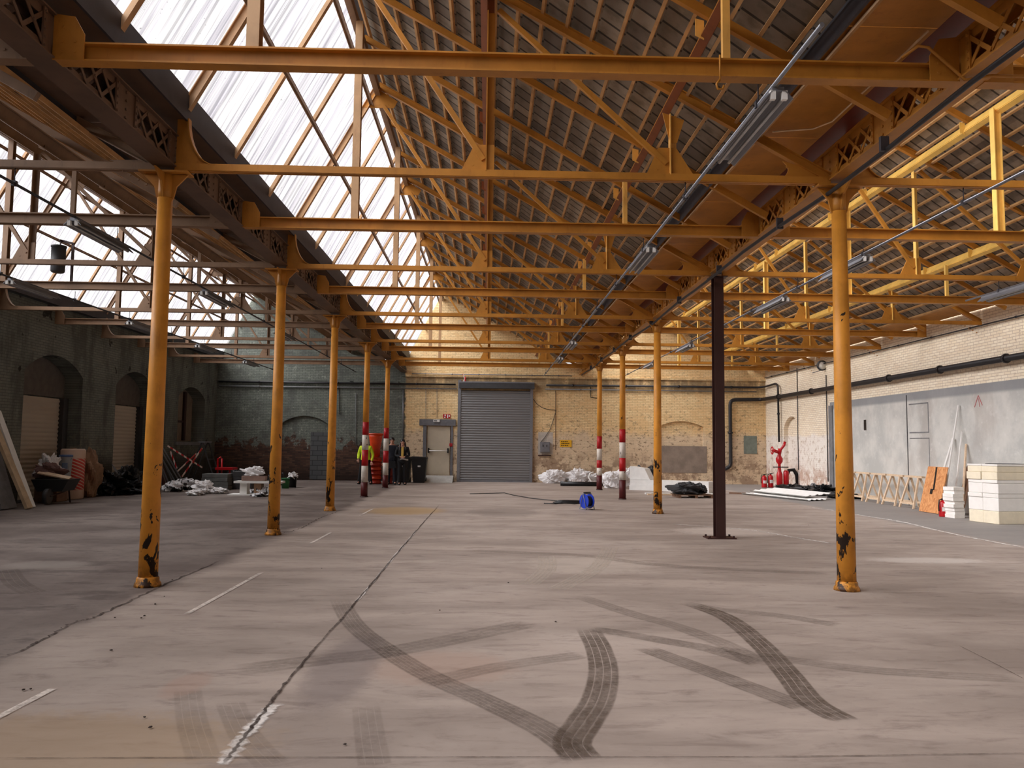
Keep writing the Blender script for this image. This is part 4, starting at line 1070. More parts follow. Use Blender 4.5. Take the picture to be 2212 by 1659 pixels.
t = thing('bulkhead_lamp', 'round white lamp on an arm high on the right wall', 'lamp', (XR - .12, p.y, p.z))
r_ = MB().lathe([(.14, 0), (.18, .01), (.18, .06), (.14, .07)], 20, cap=False); o = obj('ring', r_, DKGREY, t, rot=(PI / 2, 0, 0))
o = obj('glass', MB().lathe([(.01, .02), (.14, .02), (.14, .05), (.01, .06)], 20), WHITE, t, rot=(PI / 2, 0, 0))
obj('arm', MB().tube([(-.0, .0, -.15), (-.3, .05, -.25)], .015, 6), GREY, t)
# red hydrant valve and hose
p = at(1686, 1053, Z=0); hx_, hy_ = p.x * .975 - .03, p.y * .975
t = thing('fire_hydrant', 'red fire hydrant riser with valve wheels in the right corner', 'hydrant', (hx_, hy_, 0))
obj('riser', MB().lathe([(.11, 0), (.11, .55), (.07, .62), (.06, .75), (.05, .9), (.12, 1.0), (.13, 1.12), (.08, 1.2), (.05, 1.3), (.04, 1.5)], 18), RED, t)
obj('branch', MB().tube([(0, 0, 1.2), (.04, -.05, 1.45), (.16, -.08, 1.62), (.2, -.08, 1.75)], .05, 10).tube([(-.02, 0, 1.35), (-.25, -.1, 1.42)], .06, 10), RED, t)
obj('valve_wheel', MB().tube([(-.3 + .0, .14 * math.cos(2 * PI * k / 14) - .1, 1.42 + .14 * math.sin(2 * PI * k / 14)) for k in range(15)], .018, 6, False).tube([(-.3, -.24, 1.42), (-.3, .04, 1.42)], .014, 6).tube([(-.3, -.1, 1.28), (-.3, -.1, 1.56)], .014, 6), RED, t)
obj('handle', MB().tube([(-.28, -.1, .8), (.3, -.1, .8)], .02, 6), BLACK, t, label='black cross handle')
obj('cylinder', MB().lathe([(.1, 0), (.1, .62), (.06, .68)], 16, (.24, -.02, 0)), RED, t)
tag(obj('rubber_hose', MB().tube([(0, 0, .05), (.02, 0, .45), (.12, .0, .68), (.3, .0, .70), (.42, 0, .5), (.45, 0, .05)], .07, 10), BLACK, None, (hx_ + .30, hy_ + .15, 0)), 'thick black hose bent over beside the red hydrant', 'hose')
def extinguisher(x, y, h, lab, r=.09):
    t = thing('fire_extinguisher', lab, 'fire extinguisher', (x, y, 0))
    obj('cylinder', MB().lathe([(r, 0), (r * 1.03, .03), (r, .06), (r, h * .72), (r * .8, h * .8), (r * .35, h * .85), (r * .3, h * .9)], 20), RED, t)
    obj('valve', MB().span((-.03, -.03, h * .9), (.03, .03, h * .96)).beam((-.02, 0, h * .95), (.12, 0, h * 1.0), .025, .015).beam((-.02, 0, h * .93), (.10, 0, h * .93), .025, .012), BLACK, t)
    obj('hose', MB().tube([(-.02, 0, h * .92), (-r * 1.1, -.02, h * .9), (-r * 1.35, -.03, h * .6), (-r * 1.3, -.03, h * .3)], .013, 8), BLACK, t)
    obj('label', MB().grid(lambda i, j: ((r + .003) * math.sin(-.7 + 1.4 * i), -(r + .003) * math.cos(-.7 + 1.4 * i), h * (.3 + .22 * j)), 8, 1), WHITE, t, label='pale printed label')
p = at(1651, 1053, Z=0); extinguisher(p.x, p.y, .52, 'red fire extinguisher in the right corner, left one of the pair', .10)
p = at(1664, 1053, Z=0); extinguisher(p.x + .02, p.y, .56, 'red fire extinguisher in the right corner, right one of the pair', .10)
p = at(2043, 1117, Z=0); extinguisher(p.x, p.y + .1, .42, 'red fire extinguisher standing before the chipboard beside the foam boards', .085)

# ================================================================ lumpy things
def lump(name, loc, dims, mat, label, cat, seed=0, group=None, wr=.18, n=20, parent=None, rot=0):
    rnd = random.Random(seed); ph = [(rnd.uniform(0, 6), rnd.uniform(1.5, 6), rnd.uniform(1.5, 6)) for _ in range(7)]
    mb = MB()
    def f(i, j):
        th, phi = 2 * PI * i, PI * j; d = 1.0
        for a, b, c in ph: d += wr * .35 * math.sin(round(b) * th + a + c * phi * 1.3) * math.sin(phi)
        ex = lambda v: math.copysign(abs(v) ** .8, v)
        x, y, z = ex(math.sin(phi) * math.cos(th)) * d, ex(math.sin(phi) * math.sin(th)) * d, -math.cos(phi) * (1 + .5 * (d - 1))
        return (x * dims[0] / 2, y * dims[1] / 2, max(0, (z + .8) / 1.8) * dims[2])
    n = 40
    mb.grid(f, n, 24, smooth=False)
    sd = Vector((seed * 3.1, seed * 1.7, 0)); mx = min(dims)
    for v in mb.bm.verts:
        q = v.co + sd
        k = MN.noise(q * (2.2 / mx)) * .16 + (abs(MN.noise(q * (5.0 / mx))) - .2) * .22 + MN.noise(q * (11.0 / mx)) * .06
        d = Vector((v.co.x, v.co.y, v.co.z - dims[2] * .3)); v.co += d * k * (wr / .3) * 1.3
        v.co.z = max(0, v.co.z)
    o = obj(name, mb, mat, parent, loc, rot=(0, 0, rot))
    if label: tag(o, label, cat, group)
    return o
def G(px, py): p = at(px, py, Z=0); return (p.x, p.y, 0)
WB = plain('white_plastic_bag', (232, 230, 230), .4, 0, .12, 14)
p = G(1205, 1044); lump('white_bag', (p[0] - .1, YB - .6, 0), (.95, .6, .52), WB, 'large crumpled white bag leaning at the left end of the bag row', 'bag', 3, wr=.3)
p = G(1240, 1043); lump('white_bag', (p[0] + .15, YB - .55, 0), (.9, .6, .55), WB, 'crumpled white bag with dark strap in the middle of the bag row', 'bag', 5, wr=.35)
p = G(1270, 1044); lump('white_bag', (p[0] + .2, YB - .5, 0), (.7, .55, .40), WB, 'small crumpled white bag just left of the farthest right column', 'bag', 8, wr=.4)
p = G(1325, 1054); lump('white_bag', (p[0], p[1], 0), (.75, .6, .55), WB, 'crumpled white sheet heaped beside the nearer banded right column', 'bag', 12, wr=.4)
p = G(1375, 1052); lump('white_bag', (p[0] - .25, p[1] + .5, 0), (1.0, .6, .66), WB, 'upright crumpled white bag behind the white box', 'bag', 14, wr=.3)
for px, lb, sd in ((1385, 'left', 2), (1402, 'right', 4)):
    p = G(px, 1052); lump('black_bag', (p[0] + (.05 if lb == 'left' else .30), p[1] + .75, .0), (.50, .5, .72), BLACK, 'black rubbish bag behind the white box, %s one' % lb, 'bag', sd, wr=.3)
p = G(1245, 1050)
tag(obj('black_roll', MB().tube([(-.6, 0, .085), (1.3, .08, .085)], .08, 12), BLACK, None, (p[0], p[1] + .0, 0)), 'long black roll lying on the floor before the white bags', 'roll')
p = G(1281, 1048)
tag(obj('curved_pipe', MB().tube([(0, 0, .50), (-.14, .0, .45), (-.18, 0, .30), (-.10, -.05, .15), (.04, -.1, .03)], .035, 10), WHITE, None, (p[0], p[1] - .15, 0)), 'curved white plastic strip lying against the white bags', 'pipe')
# white box made of insulation board
a = G(1350, 1057); b = G(1520, 1064)
t = thing('insulation_box', 'long white insulation panel stack lying between the columns by the back wall', 'panel', (a[0] + .1, a[1] - .3, 0), math.atan2(b[1] - a[1], b[0] - a[0]))
L = math.hypot(b[0] - a[0], b[1] - a[1])
obj('panel', MB().span((0, 0, .0), (L, .6, .17)), WHITE, t); obj('panel', MB().span((.02, .02, .172), (L - .02, .58, .36)), WHITE, t)
obj('end_upright', MB().prism([(0, .365), (.75, .365), (.55, .75), (.0, .82)], .05, .5), WHITE, t)
p = G(1395, 1068); q = G(1525, 1064)
for k, (o_, mt, lb, h_) in enumerate(((0, WHITE, 'long white plank with round holes on the floor before the white panel', .05), (-.35, WOOD, 'long pale wooden plank on the floor before the white plank', .04))):
    t = thing('plank', lb, 'plank', (p[0], p[1] + o_, .0), .0)
    obj('board', MB().span((0, 0, 0), (2.3 - k * .5, .16, h_)), mt, t)
    if k == 0:
        hb = MB()
        for xx in (.2, 1.0, 1.6, 2.15): hb.tube([(xx, -.002, .028), (xx, .004, .028)], .016, 8)
        obj('hole', hb, BLACK, t)
p = G(1497, 1076)
t = thing('pallet', 'wooden pallet lying loaded with dark bags beyond the brown post', 'pallet', (p[0], p[1] + .3, 0))
for k in range(5): obj('slat', MB().span((-.5, -.38 + k * .18, .08), (.62, -.26 + k * .18, .10)), BROWNW, t)
for k in (-.45, .05, .52): obj('bearer', MB().span((k, -.38, 0), (k + .08, .46, .08)), BROWNW, t)
lump('dark_bag', (p[0] - .12, p[1] + .25, .10), (.75, .6, .34), DKGREY, 'dark grey striped sack on the pallet, left one', 'bag', 21, wr=.35)
lump('dark_bag', (p[0] + .25, p[1] + .4, .10), (.45, .45, .30), BLACK, 'black sack on the pallet, right one', 'bag', 23, wr=.35)
# white flat panels on the floor
a = G(1585, 1066)
t = thing('roof_panel', 'white ribbed metal panel lying flat on the floor, upper one', 'panel', (a[0] + .4, a[1] - .3, .10), -.98, group='white ribbed panels'); t.rotation_euler = (.09, 0, -1.34)
def ribp(Lx, Wy):
    m_ = MB(); m_.grid(lambda i, j: (Lx * i, Wy * j, .03 * (1 if (int(j * 12) % 3 == 0) else 0)), 1, 12, False); m_.grid(lambda i, j: (Lx * i, Wy * j, -.012 + .03 * (1 if (int(j * 12) % 3 == 0) else 0)), 1, 12, False); return m_
obj('sheet', ribp(2.9, .95), WHITE, t)
t = thing('roof_panel', 'white ribbed metal panel lying flat on the floor, lower one', 'panel', (a[0] + .1, a[1] - .45, .02), -.93, group='white ribbed panels'); t.rotation_euler = (.03, 0, -1.28)
obj('sheet', ribp(3.2, .7), WHITE, t)
tag(obj('wood_batten', MB().span((-.1, -.05, 0), (1.2, .05, .05)), BROWNW, None, (a[0] - .1, a[1] - .2, 0), rot=(0, 0, -.5)), 'brown wooden batten under the white ribbed panels', 'plank')
# black debris by the right wall
for i, (px, py, w_, h_) in enumerate(((1755, 1062, .9, .22), (1775, 1066, 1.0, .18), (1838, 1072, .8, .34), (1855, 1078, .9, .18), (1800, 1068, .9, .25))):
    p = G(px, py); lump('black_foil', (min(p[0], XR - .70), p[1] + .3, 0), (w_ * .8, .7, h_), BLACK, 'crumpled black foil by the right wall, ' + ['leftmost heap', 'second heap from the left', 'tall heap right of the yellow column', 'rightmost heap', 'heap left of the yellow column'][i], 'foil', 31 + i, 'black foil heaps', wr=.45, n=24)
p = G(1752, 1066)
tag(obj('grey_profile', MB().beam((0, 0, .02), (.5, .5, .32), .12, .02), GREY, None, (p[0] - .2, p[1], 0)), 'grey metal strip slanting over the black foil', 'strip')
# wooden A-frames against the right wall
for i in range(5):
    y = 24.1 - i * .93; x = XR - .62
    t = thing('wooden_trestle', 'pale wooden trestle frame leaning in a row by the rendered wall, ' + ['leftmost', 'second from the left', 'middle', 'second from the right', 'rightmost'][i], 'trestle', (x, y, 0), 0, 'wooden trestles')
    for s_ in (-1, 1):
        obj('leg', MB().beam((-.10, s_ * .34, 0), (.12, s_ * .22, .78), .05, .04, (1, 0, 0)), WOOD, t)
        obj('leg', MB().beam((.42, s_ * .34, 0), (.16, s_ * .22, .78), .05, .04, (1, 0, 0)), WOOD, t)
    obj('top_rail', MB().span((.09, -.42, .78), (.19, .42, .83)), WOOD, t)
    obj('cross_bar', MB().span((-.08, -.33, .10), (-.04, .33, .15)), WOOD, t)
    obj('cross_bar', MB().span((.36, -.33, .10), (.40, .33, .15)), WOOD, t)
# chipboard leaning with black strap
t = thing('chipboard', 'orange-brown chipboard sheet leaning on the rendered wall with a black strap', 'board', (10.55, 18.88, 0))
Rb = Matrix.Rotation(.24, 3, 'Y')
obj('sheet', MB().box(Rb @ Vector((0, 0, .57)), (.02, .84, 1.12), Rb), OSB, t)
obj('strap', MB().box(Rb @ Vector((-.016, .0, .84)), (.012, .05, .56), Rb @ Matrix.Rotation(-.12, 3, 'X')).box(Rb @ Vector((-.018, .04, .52)), (.014, .09, .12), Rb), BLACK, t, label='black strap')
# tall strips leaning
def lean(a, b, wd, th, mat, name, label, cat):
    a, b = Vector(a), Vector(b); return tag(obj(name, MB().beam((0, 0, 0), b - a, wd, th, (1, 0, 0)), mat, None, a), label, cat)
lean((10.80, 18.75, .01), (XR - .09, 19.0, 2.60), .04, .03, WHITE, 'metal_profile', 'tallest thin white strip leaning on the rendered wall', 'strip')
lean((10.62, 18.9, .01), (XR - .10, 19.25, 1.80), .07, .03, WHITE, 'metal_profile', 'shorter thin white strip leaning on the rendered wall', 'strip')
lean((10.9, 18.45, .01), (XR - .12, 18.85, 1.95), .03, .03, WHITE, 'metal_profile', 'thin white strip leaning right of the tallest one', 'strip')
lean((10.95, 18.2, .01), (XR - .09, 18.75, 1.65), .05, .03, WOOD, 'timber_strip', 'thin wooden strip leaning beside the foam blocks', 'strip')
lean((10.95, 18.3, .01), (XR - .09, 18.6, 1.15), .30, .03, BROWNW, 'timber_board', 'brown wooden board leaning behind the low foam stack', 'board')
# small foam stack
bx_, by_ = 10.42, 17.62
for i in range(9):
    ry = random.uniform(-.03, .03)
    tag(obj('foam_board', MB().box((0, 0, .0375), (.25, .34, .074)), WHITEFOAM, None, (bx_ + ry, by_ + ry * .7, i * .076), rot=(0, 0, .12 + ry)), 'white foam board in the low stack beside the red extinguisher, %s' % ['bottom one', 'second from bottom', 'third from bottom', 'fourth from bottom', 'middle one', 'fourth from top', 'third from top', 'second from top', 'top one'][i], 'foam board', 'low stack of foam boards')
# big foam block stack, two columns deep
rows = [(.26, 1, CREAM), (.27, 0, WHITEFOAM), (.09, 0, WHITEFOAM), (.21, 0, WHITEFOAM), (.07, 0, WHITEFOAM), (.16, 0, CREAM), (.12, 0, CREAM), (.04, 0, WHITEFOAM)]
z = 0; X0, Y0_, RZ = 10.42, 16.05, .20
for i, (h_, one, mt) in enumerate(rows):
    for c in range(2):
        jx = random.uniform(-.015, .015); jy = random.uniform(-.012, .012)
        m_ = MB().box((0, 0, h_ / 2 - .001), (.98, .40 if c == 0 else .38, h_ - .003)); bmesh.ops.bevel(m_.bm, geom=list(m_.bm.edges), offset=.008, segments=1, affect='EDGES')
        tag(obj('foam_block', m_, mt, None, (X0 + .49 * math.cos(RZ) - (.20 if c == 0 else .60) * math.sin(RZ) + jx, Y0_ + .49 * math.sin(RZ) + (.20 if c == 0 else .60) * math.cos(RZ) + jy, z), rot=(0, 0, RZ)), 'big foam block in the tall stack by the right wall, %s, %s' % (['bottom layer', 'second layer', 'third layer', 'fourth layer', 'fifth layer', 'sixth layer', 'seventh layer', 'top layer'][i], ['near column', 'far column'][c]), 'foam block', 'tall stack of foam blocks')
    z += h_
tag(obj('black_sheet', MB().span((-.25, -.2, 0), (.35, .2, .012)), BLACK, None, (X0 + .45, Y0_ + .5, z)), 'black sheet lying on top of the tall foam stack', 'sheet')
# cable reel
p = at(1268, 1101, Z=0)
t = thing('cable_reel', 'blue cable reel standing on the open floor', 'cable reel', (p.x, p.y, 0), .55)
for s_, r_ in ((-1, .17), (1, .17)):
    obj('flange', MB().tube([(s_ * .085 - .008, 0, .20), (s_ * .085 + .008, 0, .20)], r_, 28), BLUE, t)
obj('hub', MB().tube([(-.08, 0, .20), (.08, 0, .20)], .12, 20), BLACK, t, label='wound black cable')
obj('socket_plate', MB().tube([(.094, 0, .20), (.105, 0, .20)], .10, 20), BLACK, t)
obj('stand', MB().tube([(-.12, -.13, .012), (-.12, .13, .012), (-.12, 0, .38), (-.12, -.13, .012)], .011, 8).tube([(.12, -.13, .012), (.12, .13, .012), (.12, 0, .38), (.12, -.13, .012)], .011, 8).tube([(-.12, 0, .38), (.12, 0, .38)], .014, 8), GALV, t)
obj('handle', MB().tube([(-.10, 0, .40), (.10, 0, .40)], .018, 8), BLACK, t)
def fcable(pxs, lab, r=.012):
    pts = [at(a, b, Z=0) for a, b in pxs]; o = pts[0]
    return tag(obj('floor_cable', MB().tube([q - o + Vector((0, 0, r + .007)) for q in pts], r, 6), BLACK, None, o), lab, 'cable')
fcable([(1015, 1068), (1050, 1067), (1090, 1066), (1110, 1071), (1150, 1078), (1200, 1083), (1232, 1084), (1258, 1087)], 'thin black cable snaking from the shutter to the blue reel')
fcable([(1175, 1089), (1200, 1090), (1222, 1088), (1240, 1090), (1256, 1089)], 'short black cable on the floor beside the blue reel', .014)
cm = at(1230, 1088, Z=0)
cc = MB()
for k in range(5): cc.tube([(.42 * (1 - k * .08) * math.cos(2 * PI * i / 20 + k), .16 * (1 - k * .1) * math.sin(2 * PI * i / 20 + k) + k * .01, .02 + .012 * k) for i in range(21)], .014, 6, False)
tag(obj('cable_coil', cc, BLACK, None, (cm.x, cm.y, 0.006)), 'flat tangle of black cable left of the blue reel', 'cable')

# ================================================================ left-hand clutter
def box_(name, c, d, mat, label, cat, rz=0, group=None, bev=.01):
    m_ = MB().box((0, 0, d[2] / 2), d); bmesh.ops.bevel(m_.bm, geom=list(m_.bm.edges), offset=bev, segments=1, affect='EDGES')
    return tag(obj(name, m_, mat, None, c, rot=(0, 0, rz)), label, cat, group)
def leanb(a, b, wd, th, mat, name, label, cat):       # board with its width along the wall
    a, b = Vector(a), Vector(b); return tag(obj(name, MB().beam((0, 0, 0), b - a, wd, th, (1, 0, 0)), mat, None, a), label, cat)
PB = plain('pale_beige_board', (196, 172, 140), .7)
leanb((-9.97, 17.7, .02), (-10.92, 17.7, 2.02), .20, .07, PB, 'timber_board', 'beige board leaning on the left wall, broken white foot', 'board')
leanb((-10.10, 18.05, .02), (-11.02, 18.1, 2.15), .20, .05, WHITE, 'timber_board', 'white-topped board leaning behind the beige board', 'board')
leanb((-10.35, 17.62, .02), (-11.02, 17.6, 1.95), .55, .03, GREY, 'plaster_sheet', 'grey panel leaning at the left edge of the photo', 'panel')
leanb((-10.60, 17.25, .02), (-11.08, 17.2, 1.75), .5, .03, BROWNW, 'timber_board', 'brown board leaning left of the grey panel', 'board')
t = thing('wheelbarrow', 'black wheelbarrow loaded with rubbish beside the leaning boards', 'wheelbarrow', (-10.35, 19.45, 0), .1)
obj('tray', MB().prism([(-.28, .30), (.28, .30), (.42, .58), (-.42, .58)], -.35, .35), BLACK, t)
obj('wheel', MB().tube([(-.05, -.42, .19), (.05, -.42, .19)], .18, 18), DKGREY, t)
obj('frame', MB().tube([(-.2, .75, .5), (-.2, 0, .28), (-.04, -.42, .19)], .018, 8).tube([(.2, .75, .5), (.2, 0, .28), (.04, -.42, .19)], .018, 8).tube([(-.2, .25, .3), (-.22, .3, 0)], .018, 8).tube([(.2, .25, .3), (.22, .3, 0)], .018, 8), BROWNST, t)
leanb((-10.0, 19.4, .60), (-10.72, 19.35, .74), .14, .03, WOOD, 'wood_offcut', 'wooden offcut lying across the black wheelbarrow', 'plank')
lump('rag', (-10.6, 19.6, .59), (.5, .4, .34), plain('dirty_rag', (120, 90, 86), .9), 'crumpled reddish rag on the black wheelbarrow', 'cloth', 41, wr=.4)
lump('plastic_bag', (-10.75, 19.85, .62), (.4, .35, .5), WB, 'grey white plastic sheet heaped behind the wheelbarrow', 'bag', 43, wr=.45)
box_('crate', (-10.78, 20.05, 0), (.55, .5, .60), BROWNW, 'brown crate standing against the left wall below the white bucket', 'crate')
def bucket(x, y, z, r, h, mat, label, lid=None, handle=True):
    t = thing('bucket', label, 'bucket', (x, y, z))
    obj('body', MB().lathe([(r * .86, 0), (r, h * .96), (r * 1.05, h * .96), (r * 1.05, h), (r * .95, h), (r * .8, h * .12)], 22), mat, t)
    if lid: obj('lid', MB().lathe([(r * 1.07, h * .93), (r * 1.07, h * 1.02), (r * .9, h * 1.04)], 22), lid, t)
    if handle: obj('handle', MB().tube([(r * 1.05 * math.cos(PI * k / 10), -.02 - .3 * r * math.sin(PI * k / 10), h * .9 - r * .9 * math.sin(PI * k / 10)) for k in range(11)], .006, 5), GALV, t)
    return t
LB = plain('pale_blue_print', (110, 126, 150), .5)
tb = bucket(-10.62, 20.35, .605, .15, .52, plain('white_bucket', (206, 212, 216), .45), 'white bucket with blue lid on the brown crate', plain('blue_lid', (70, 96, 140), .45))
obj('printed_label', MB().grid(lambda i, j: (.146 * math.sin(-.1 + .9 * i), -.148 * math.cos(-.1 + .9 * i), .12 + .22 * j), 6, 1), LB, tb)
def m_strip():
    m = NM('red_striped_wrap'); p = m.obj(); X, Y, Z = m.sep(p)
    an = m.math('ARCTAN2', Y, X)
    fr = m.math('FRACT', m.math('ADD', m.mul(Z, 12.0), m.mul(an, 1.4)))
    s_ = m.mul(m.step(fr, .30, .36), m.mul(m.step(Z, .22, .26), m.step(Z, 1.06, 1.02)))
    return m.fin(m.mix(s_, srgb(206, 178, 158), srgb(196, 50, 42)), .45)
t = thing('wrapped_roll', 'tall roll wrapped in red striped foil by the left wall', 'roll', (-10.78, 21.0, 0))
obj('roll', MB().lathe([(.27, 0), (.29, .03), (.29, 1.25), (.26, 1.29)], 26), m_strip(), t)
obj('core', MB().lathe([(.07, 1.29), (.07, 1.31), (.04, 1.31)], 14), CARD, t)
lump('paper_sack', (-10.72, 21.75, 0), (.5, .5, 1.22), CARD, 'crumpled brown paper sack right of the striped roll', 'sack', 45, wr=.2)
for i, (x, y, s_, h_) in enumerate(((-10.5, 22.5, .6, .62), (-10.3, 23.1, .8, .36), (-10.5, 23.6, .6, .70))):
    lump('black_tarp', (x, y, 0), (s_, .8, h_), BLACK, 'heap of black plastic sheeting by the left wall, ' + ['nearest to the paper sack', 'lowest in front', 'right one below the dark brick'][i], 'sheeting', 51 + i, 'black sheeting heaps', wr=.45)
leanb((-10.2, 22.9, .05), (-10.75, 23.3, .72), .5, .02, GREY, 'plaster_sheet', 'bent grey sheet leaning over the black sheeting', 'panel')
t = thing('bent_rail', 'pair of bent pale tubes standing before the second shutter', 'rail', (-10.65, 25.2, 0))
for k in (0, .35): obj('tube', MB().tube([(-.05, k, 1.0), (-.02, k, .62), (.10, k, .50), (.12, k, .28), (.25, k, .03), (.40, k, .03)], .018, 8), GALV, t)
leanb((-10.55, 26.6, .02), (-11.05, 26.7, 1.15), .5, .04, plain('dark_red_board', (82, 34, 34), .7), 'red_board', 'dark red board leaning by the second shutter', 'board')
# leaning metal frames with tape
for i in range(6):
    a = G(368 + i * 8, 1052 + (i % 2)); 
    leanb((a[0], a[1] - .3 + i * .02, .01), (max(a[0] - 1.0, XL + .1), a[1] - .3 + i * .02, 1.55), .045, .03, GALV if i % 2 else GREY, 'metal_bar', 'grey metal bar leaning in a fan toward the third window, ' + ['leftmost', 'second from the left', 'third from the left', 'third from the right', 'second from the right', 'rightmost'][i], 'bar')
t = thing('folding_ladder', 'grey metal folding ladder frame standing open by the left wall', 'ladder', (-9.95, 28.2, 0))
for s_ in (-.3, .3):
    obj('leg', MB().beam((-.55, s_, 0), (0, s_, 1.5), .05, .03), DKGREY, t); obj('leg', MB().beam((.55, s_, 0), (.02, s_, 1.5), .05, .03), DKGREY, t)
for k in range(4): obj('rung', MB().beam((.55 - .53 * (k + 1) / 5, -.3, 1.5 * (k + 1) / 5), (.55 - .53 * (k + 1) / 5, .3, 1.5 * (k + 1) / 5), .03, .03), DKGREY, t)
obj('top_plate', MB().span((-.1, -.34, 1.48), (.12, .34, 1.53)), GALV, t)
def m_tape():
    m = NM('red_white_tape'); p = m.obj(); X, Y, Z = m.sep(p)
    return m.fin(m.mix(m.step(m.math('FRACT', m.mul(X, 9.0)), .49, .51), srgb(226, 214, 208), srgb(190, 30, 36)), .5)
TAPE = m_tape()
for i, (a, b, ya, yb) in enumerate((((362, 963), (437, 1010), 26.2, 27.4), ((437, 968), (393, 1030), 27.4, 26.6), ((424, 980), (384, 1018), 27.6, 26.3), ((368, 975), (382, 1012), 26.2, 26.2))):
    A_, B_ = at(*a, Y=ya), at(*b, Y=yb)
    tag(obj('barrier_tape', MB().beam((0, 0, 0), B_ - A_, .012, .05), TAPE, None, A_), 'red and white barrier tape stretched near the leaning bars, ' + ['long falling strand', 'long rising strand', 'shorter rising strand', 'steep short strand'][i], 'tape', 'barrier tape strands')
# grey foam stack
a = G(430, 1058)
for i in range(4):
    box_('grey_block', (a[0] + .45, a[1] + .35, .002 + i * .125), (.86 - .02 * i, .6, .122), plain('grey_slab', (104, 106, 104), .8), 'grey insulation slab in the stack left of the second left column, ' + ['bottom', 'second from the bottom', 'second from the top', 'top'][i], 'slab', .03 * (i % 2), 'grey slab stack')
for i in range(3): box_('grey_block', (a[0] + 1.15, a[1] + .75, .002 + i * .19), (.6, .5, .186), DKGREY, 'dark slab in the small stack behind the grey slabs, %s' % ['bottom', 'middle', 'top'][i], 'slab', .1, 'dark slab stack')
t = thing('red_trolley', 'red metal trolley behind the grey slab stack', 'trolley', (a[0] + .25, a[1] + 1.5, 0))
obj('frame', MB().tube([(-.2, 0, .0), (-.2, 0, .95), (-.1, 0, 1.0)], .03, 8).tube([(.2, 0, .0), (.2, 0, .6)], .03, 8).tube([(-.2, .4, 0), (-.2, .4, .95)], .03, 8), RED, t)
obj('deck', MB().span((-.25, -.1, .58), (.32, .45, .66)), RED, t)
white_px = [((372, 1062), .55, .30, 1), ((398, 1058), .6, .34, 1), ((435, 1066), .5, .36, 0), ((420, 1070), .4, .14, 0), ((470, 1066), .4, .16, 0)]
lbl = ['white striped bag at the left end of the floor clutter', 'white striped bag beside the leftmost one', 'pale crumpled sheet before the grey slab stack', 'small grey heap before the crumpled sheet', 'small pale scrap below the grey slab stack']
def m_zeb():
    m = NM('black_white_bag'); p = m.obj(); n = m.noise(m.scl(p, (4, 1, 2)), 3, 3, .6)
    return m.fin(m.mix(m.step(n, .52, .56), srgb(228, 228, 230), srgb(40, 40, 44)), .4)
ZEB = m_zeb()
for i, (q, w_, h_, zb_) in enumerate(white_px):
    p = G(*q); lump('rubbish_bag', (p[0], p[1] + .1, 0), (w_, .5, h_), ZEB if zb_ else WB, lbl[i], 'bag', 61 + i, wr=.35)
tag(obj('white_strip', MB().span((0, 0, 0), (1.1, .06, .04)), WHITE, None, (a[0] - .85, a[1] - .1, .25)), 'white strip lying across the clutter left of the grey slabs', 'strip') if False else None
# bench of white boards on blocks
b = G(505, 1071)
t = thing('low_bench', 'low white board bench on blocks left of the second left column', 'bench', (b[0], b[1] + .35, 0))
obj('top', MB().span((-.1, -.1, .34), (1.25, .35, .40)), WHITE, t)
for k in (.05, .45, .85): obj('block', MB().span((k, 0, .03), (k + .2, .3, .34)), WHITE if k != .45 else CARD, t)
obj('base_board', MB().span((-.25, -.2, 0), (1.1, .4, .03)), WHITE, t)
box_('brown_box', (b[0] + .42, b[1] + .48, .402), (.68, .22, .14), plain('brown_card', (136, 108, 96), .8), 'flat brown box lying on the low white bench', 'box')
lump('white_cloth', (b[0] + .4, b[1] + .48, .545), (.5, .2, .24), WB, 'crumpled white cloth heaped on the brown box', 'cloth', 71, wr=.4)
for i, (px, py, w_, h_) in enumerate(((560, 1073, .3, .10), (572, 1069, .4, .22), (548, 1066, .25, .12))):
    p = G(px, py); lump('crumpled_foil', (p[0], p[1], 0), (w_, .3, h_), ZEB, 'crumpled foil scrap before the low bench, ' + ['nearest', 'right one by the column', 'left one'][i], 'foil', 75 + i, wr=.5)
for i, (px, py, w_, h_, mt) in enumerate(((505, 1046, .5, .5, BLACK), (595, 1048, .5, .5, BLACK))):
    p = G(px, py); lump('black_bag', (p[0], p[1], 0), (w_, .4, h_), mt, 'black rubbish bag ' + ['between the dark slabs and the brown box', 'just behind the second left column'][i], 'bag', 81 + i, wr=.3)
p = G(613, 1055); bucket(p[0] + .05, p[1], 0, .135, .34, GREEN, 'green bucket right of the second left column', None, True)
p = G(631, 1053); bucket(p[0], p[1], 0, .15, .36, BLACK, 'dark bucket filled with white scraps right of the green bucket', None, True)
lump('white_scrap', (p[0], p[1], .28), (.24, .24, .22), WB, 'white crumpled scraps in the dark bucket', 'scrap', 91, wr=.4)
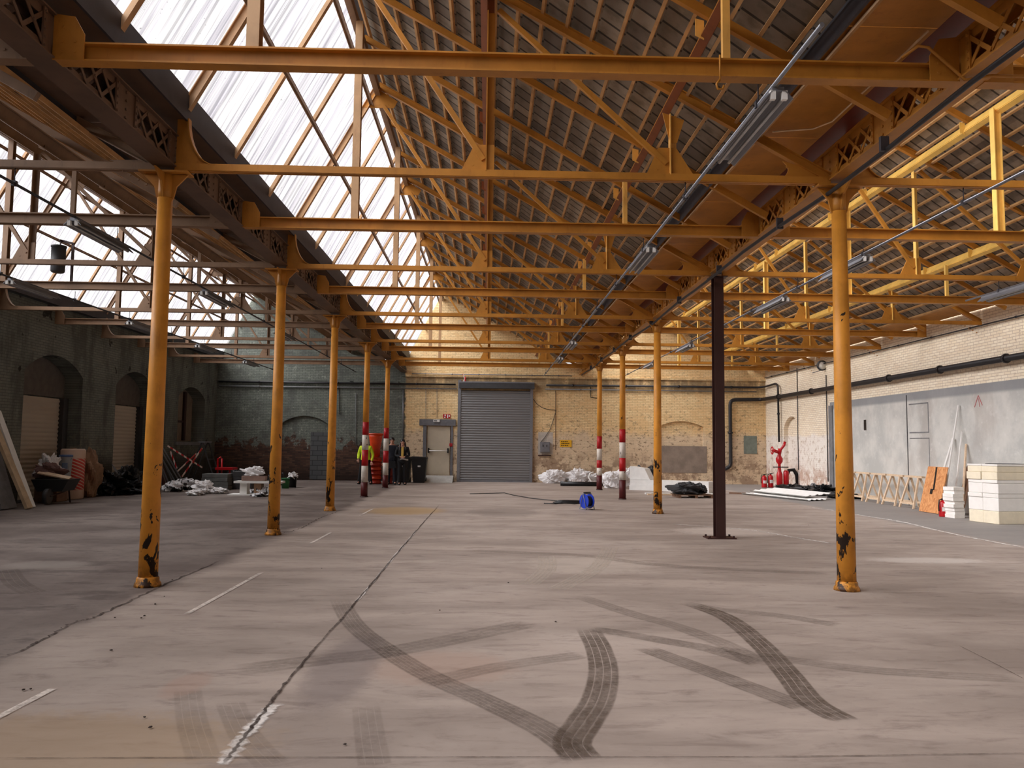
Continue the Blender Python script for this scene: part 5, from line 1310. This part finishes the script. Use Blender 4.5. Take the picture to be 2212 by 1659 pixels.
# loose crumbs of concrete near the camera
crumbs = [(240, 1407), (50, 1493), (66, 1491), (305, 1337), (335, 1307), (355, 1290), (372, 1254), (1200, 1345), (312, 1332), (325, 1574), (312, 1552), (950, 1320), (695, 1229), (132, 1358), (1747, 1135), (248, 1336), (1098, 1260), (745, 1611)]
c0 = None
for i, q in enumerate(crumbs):
    p = at(*q, Z=0); s_ = random.uniform(.006, .013)
    if c0 is None:
        m_ = MB(); ell(m_, (0, 0, .35), (1, .8, .5), 7, 5)
        for v in m_.bm.verts: v.co *= random.uniform(.85, 1.15)
        c0 = obj('concrete_crumb', m_, plain('dark_crumb', (62, 50, 44), .9)); o = c0
    else: o = c0.copy(); COL.objects.link(o)
    o.location = (p.x, p.y, .006); o.scale = (s_, s_, s_ * .8); o.rotation_euler = (0, 0, random.uniform(0, 6))
    tag(o, 'small dark crumb lying loose on the concrete floor', 'crumb', 'loose floor crumbs')
for nm_ in list(bpy.data.materials):
    pass

p = at(1001, 790, Y=YB - .13)
tag(obj('barrier_tape', MB().beam((0, 0, 0), (.14, .02, -.45), .012, .05).beam((.1, 0, -.12), (-.10, .02, -.62), .012, .05), TAPE, None, (p.x, YB - .13, 4.42)), 'short red and white tape dangling high above the roller shutter', 'tape')

p = Y0(1478, 996)
obj('plaster_patch', MB().span((p.x - 1.0, YB - .012, .45), (p.x + .95, YB + .02, 1.55)), plain('grey_brown_plaster', (150, 134, 120), .85, 0, .3, 3), wb, label='grey brown plaster patch')
q = at(2115, 865, X=XR - .05)
obj('paint_mark', MB().beam((XR - .054, q.y + .18, q.z - .15), (XR - .054, q.y + .02, q.z + .12), .02, .004, (1, 0, 0)).beam((XR - .054, q.y - .12, q.z - .12), (XR - .054, q.y + .02, q.z + .12), .02, .004, (1, 0, 0)).beam((XR - .054, q.y - .02, q.z - .15), (XR - .054, q.y + .02, q.z + .05), .015, .004, (1, 0, 0)), plain('faded_red_paint', (196, 110, 110), .8), wr, label='faded red paint strokes')
t = thing('hook', 'small orange hook hanging under the nearest heavy tie of the middle bay', 'hook', (1.80, D0 - S / 2 - .075, 4.34))
obj('rod', MB().tube([(0, 0, .28), (0, 0, .06)], .008, 6), ORANGE, t)
obj('eye', MB().tube([(0, 0, .08), (-.03, 0, .04), (-.02, 0, 0), (.02, 0, 0), (.03, 0, .03)], .010, 6), ORANGE, t)
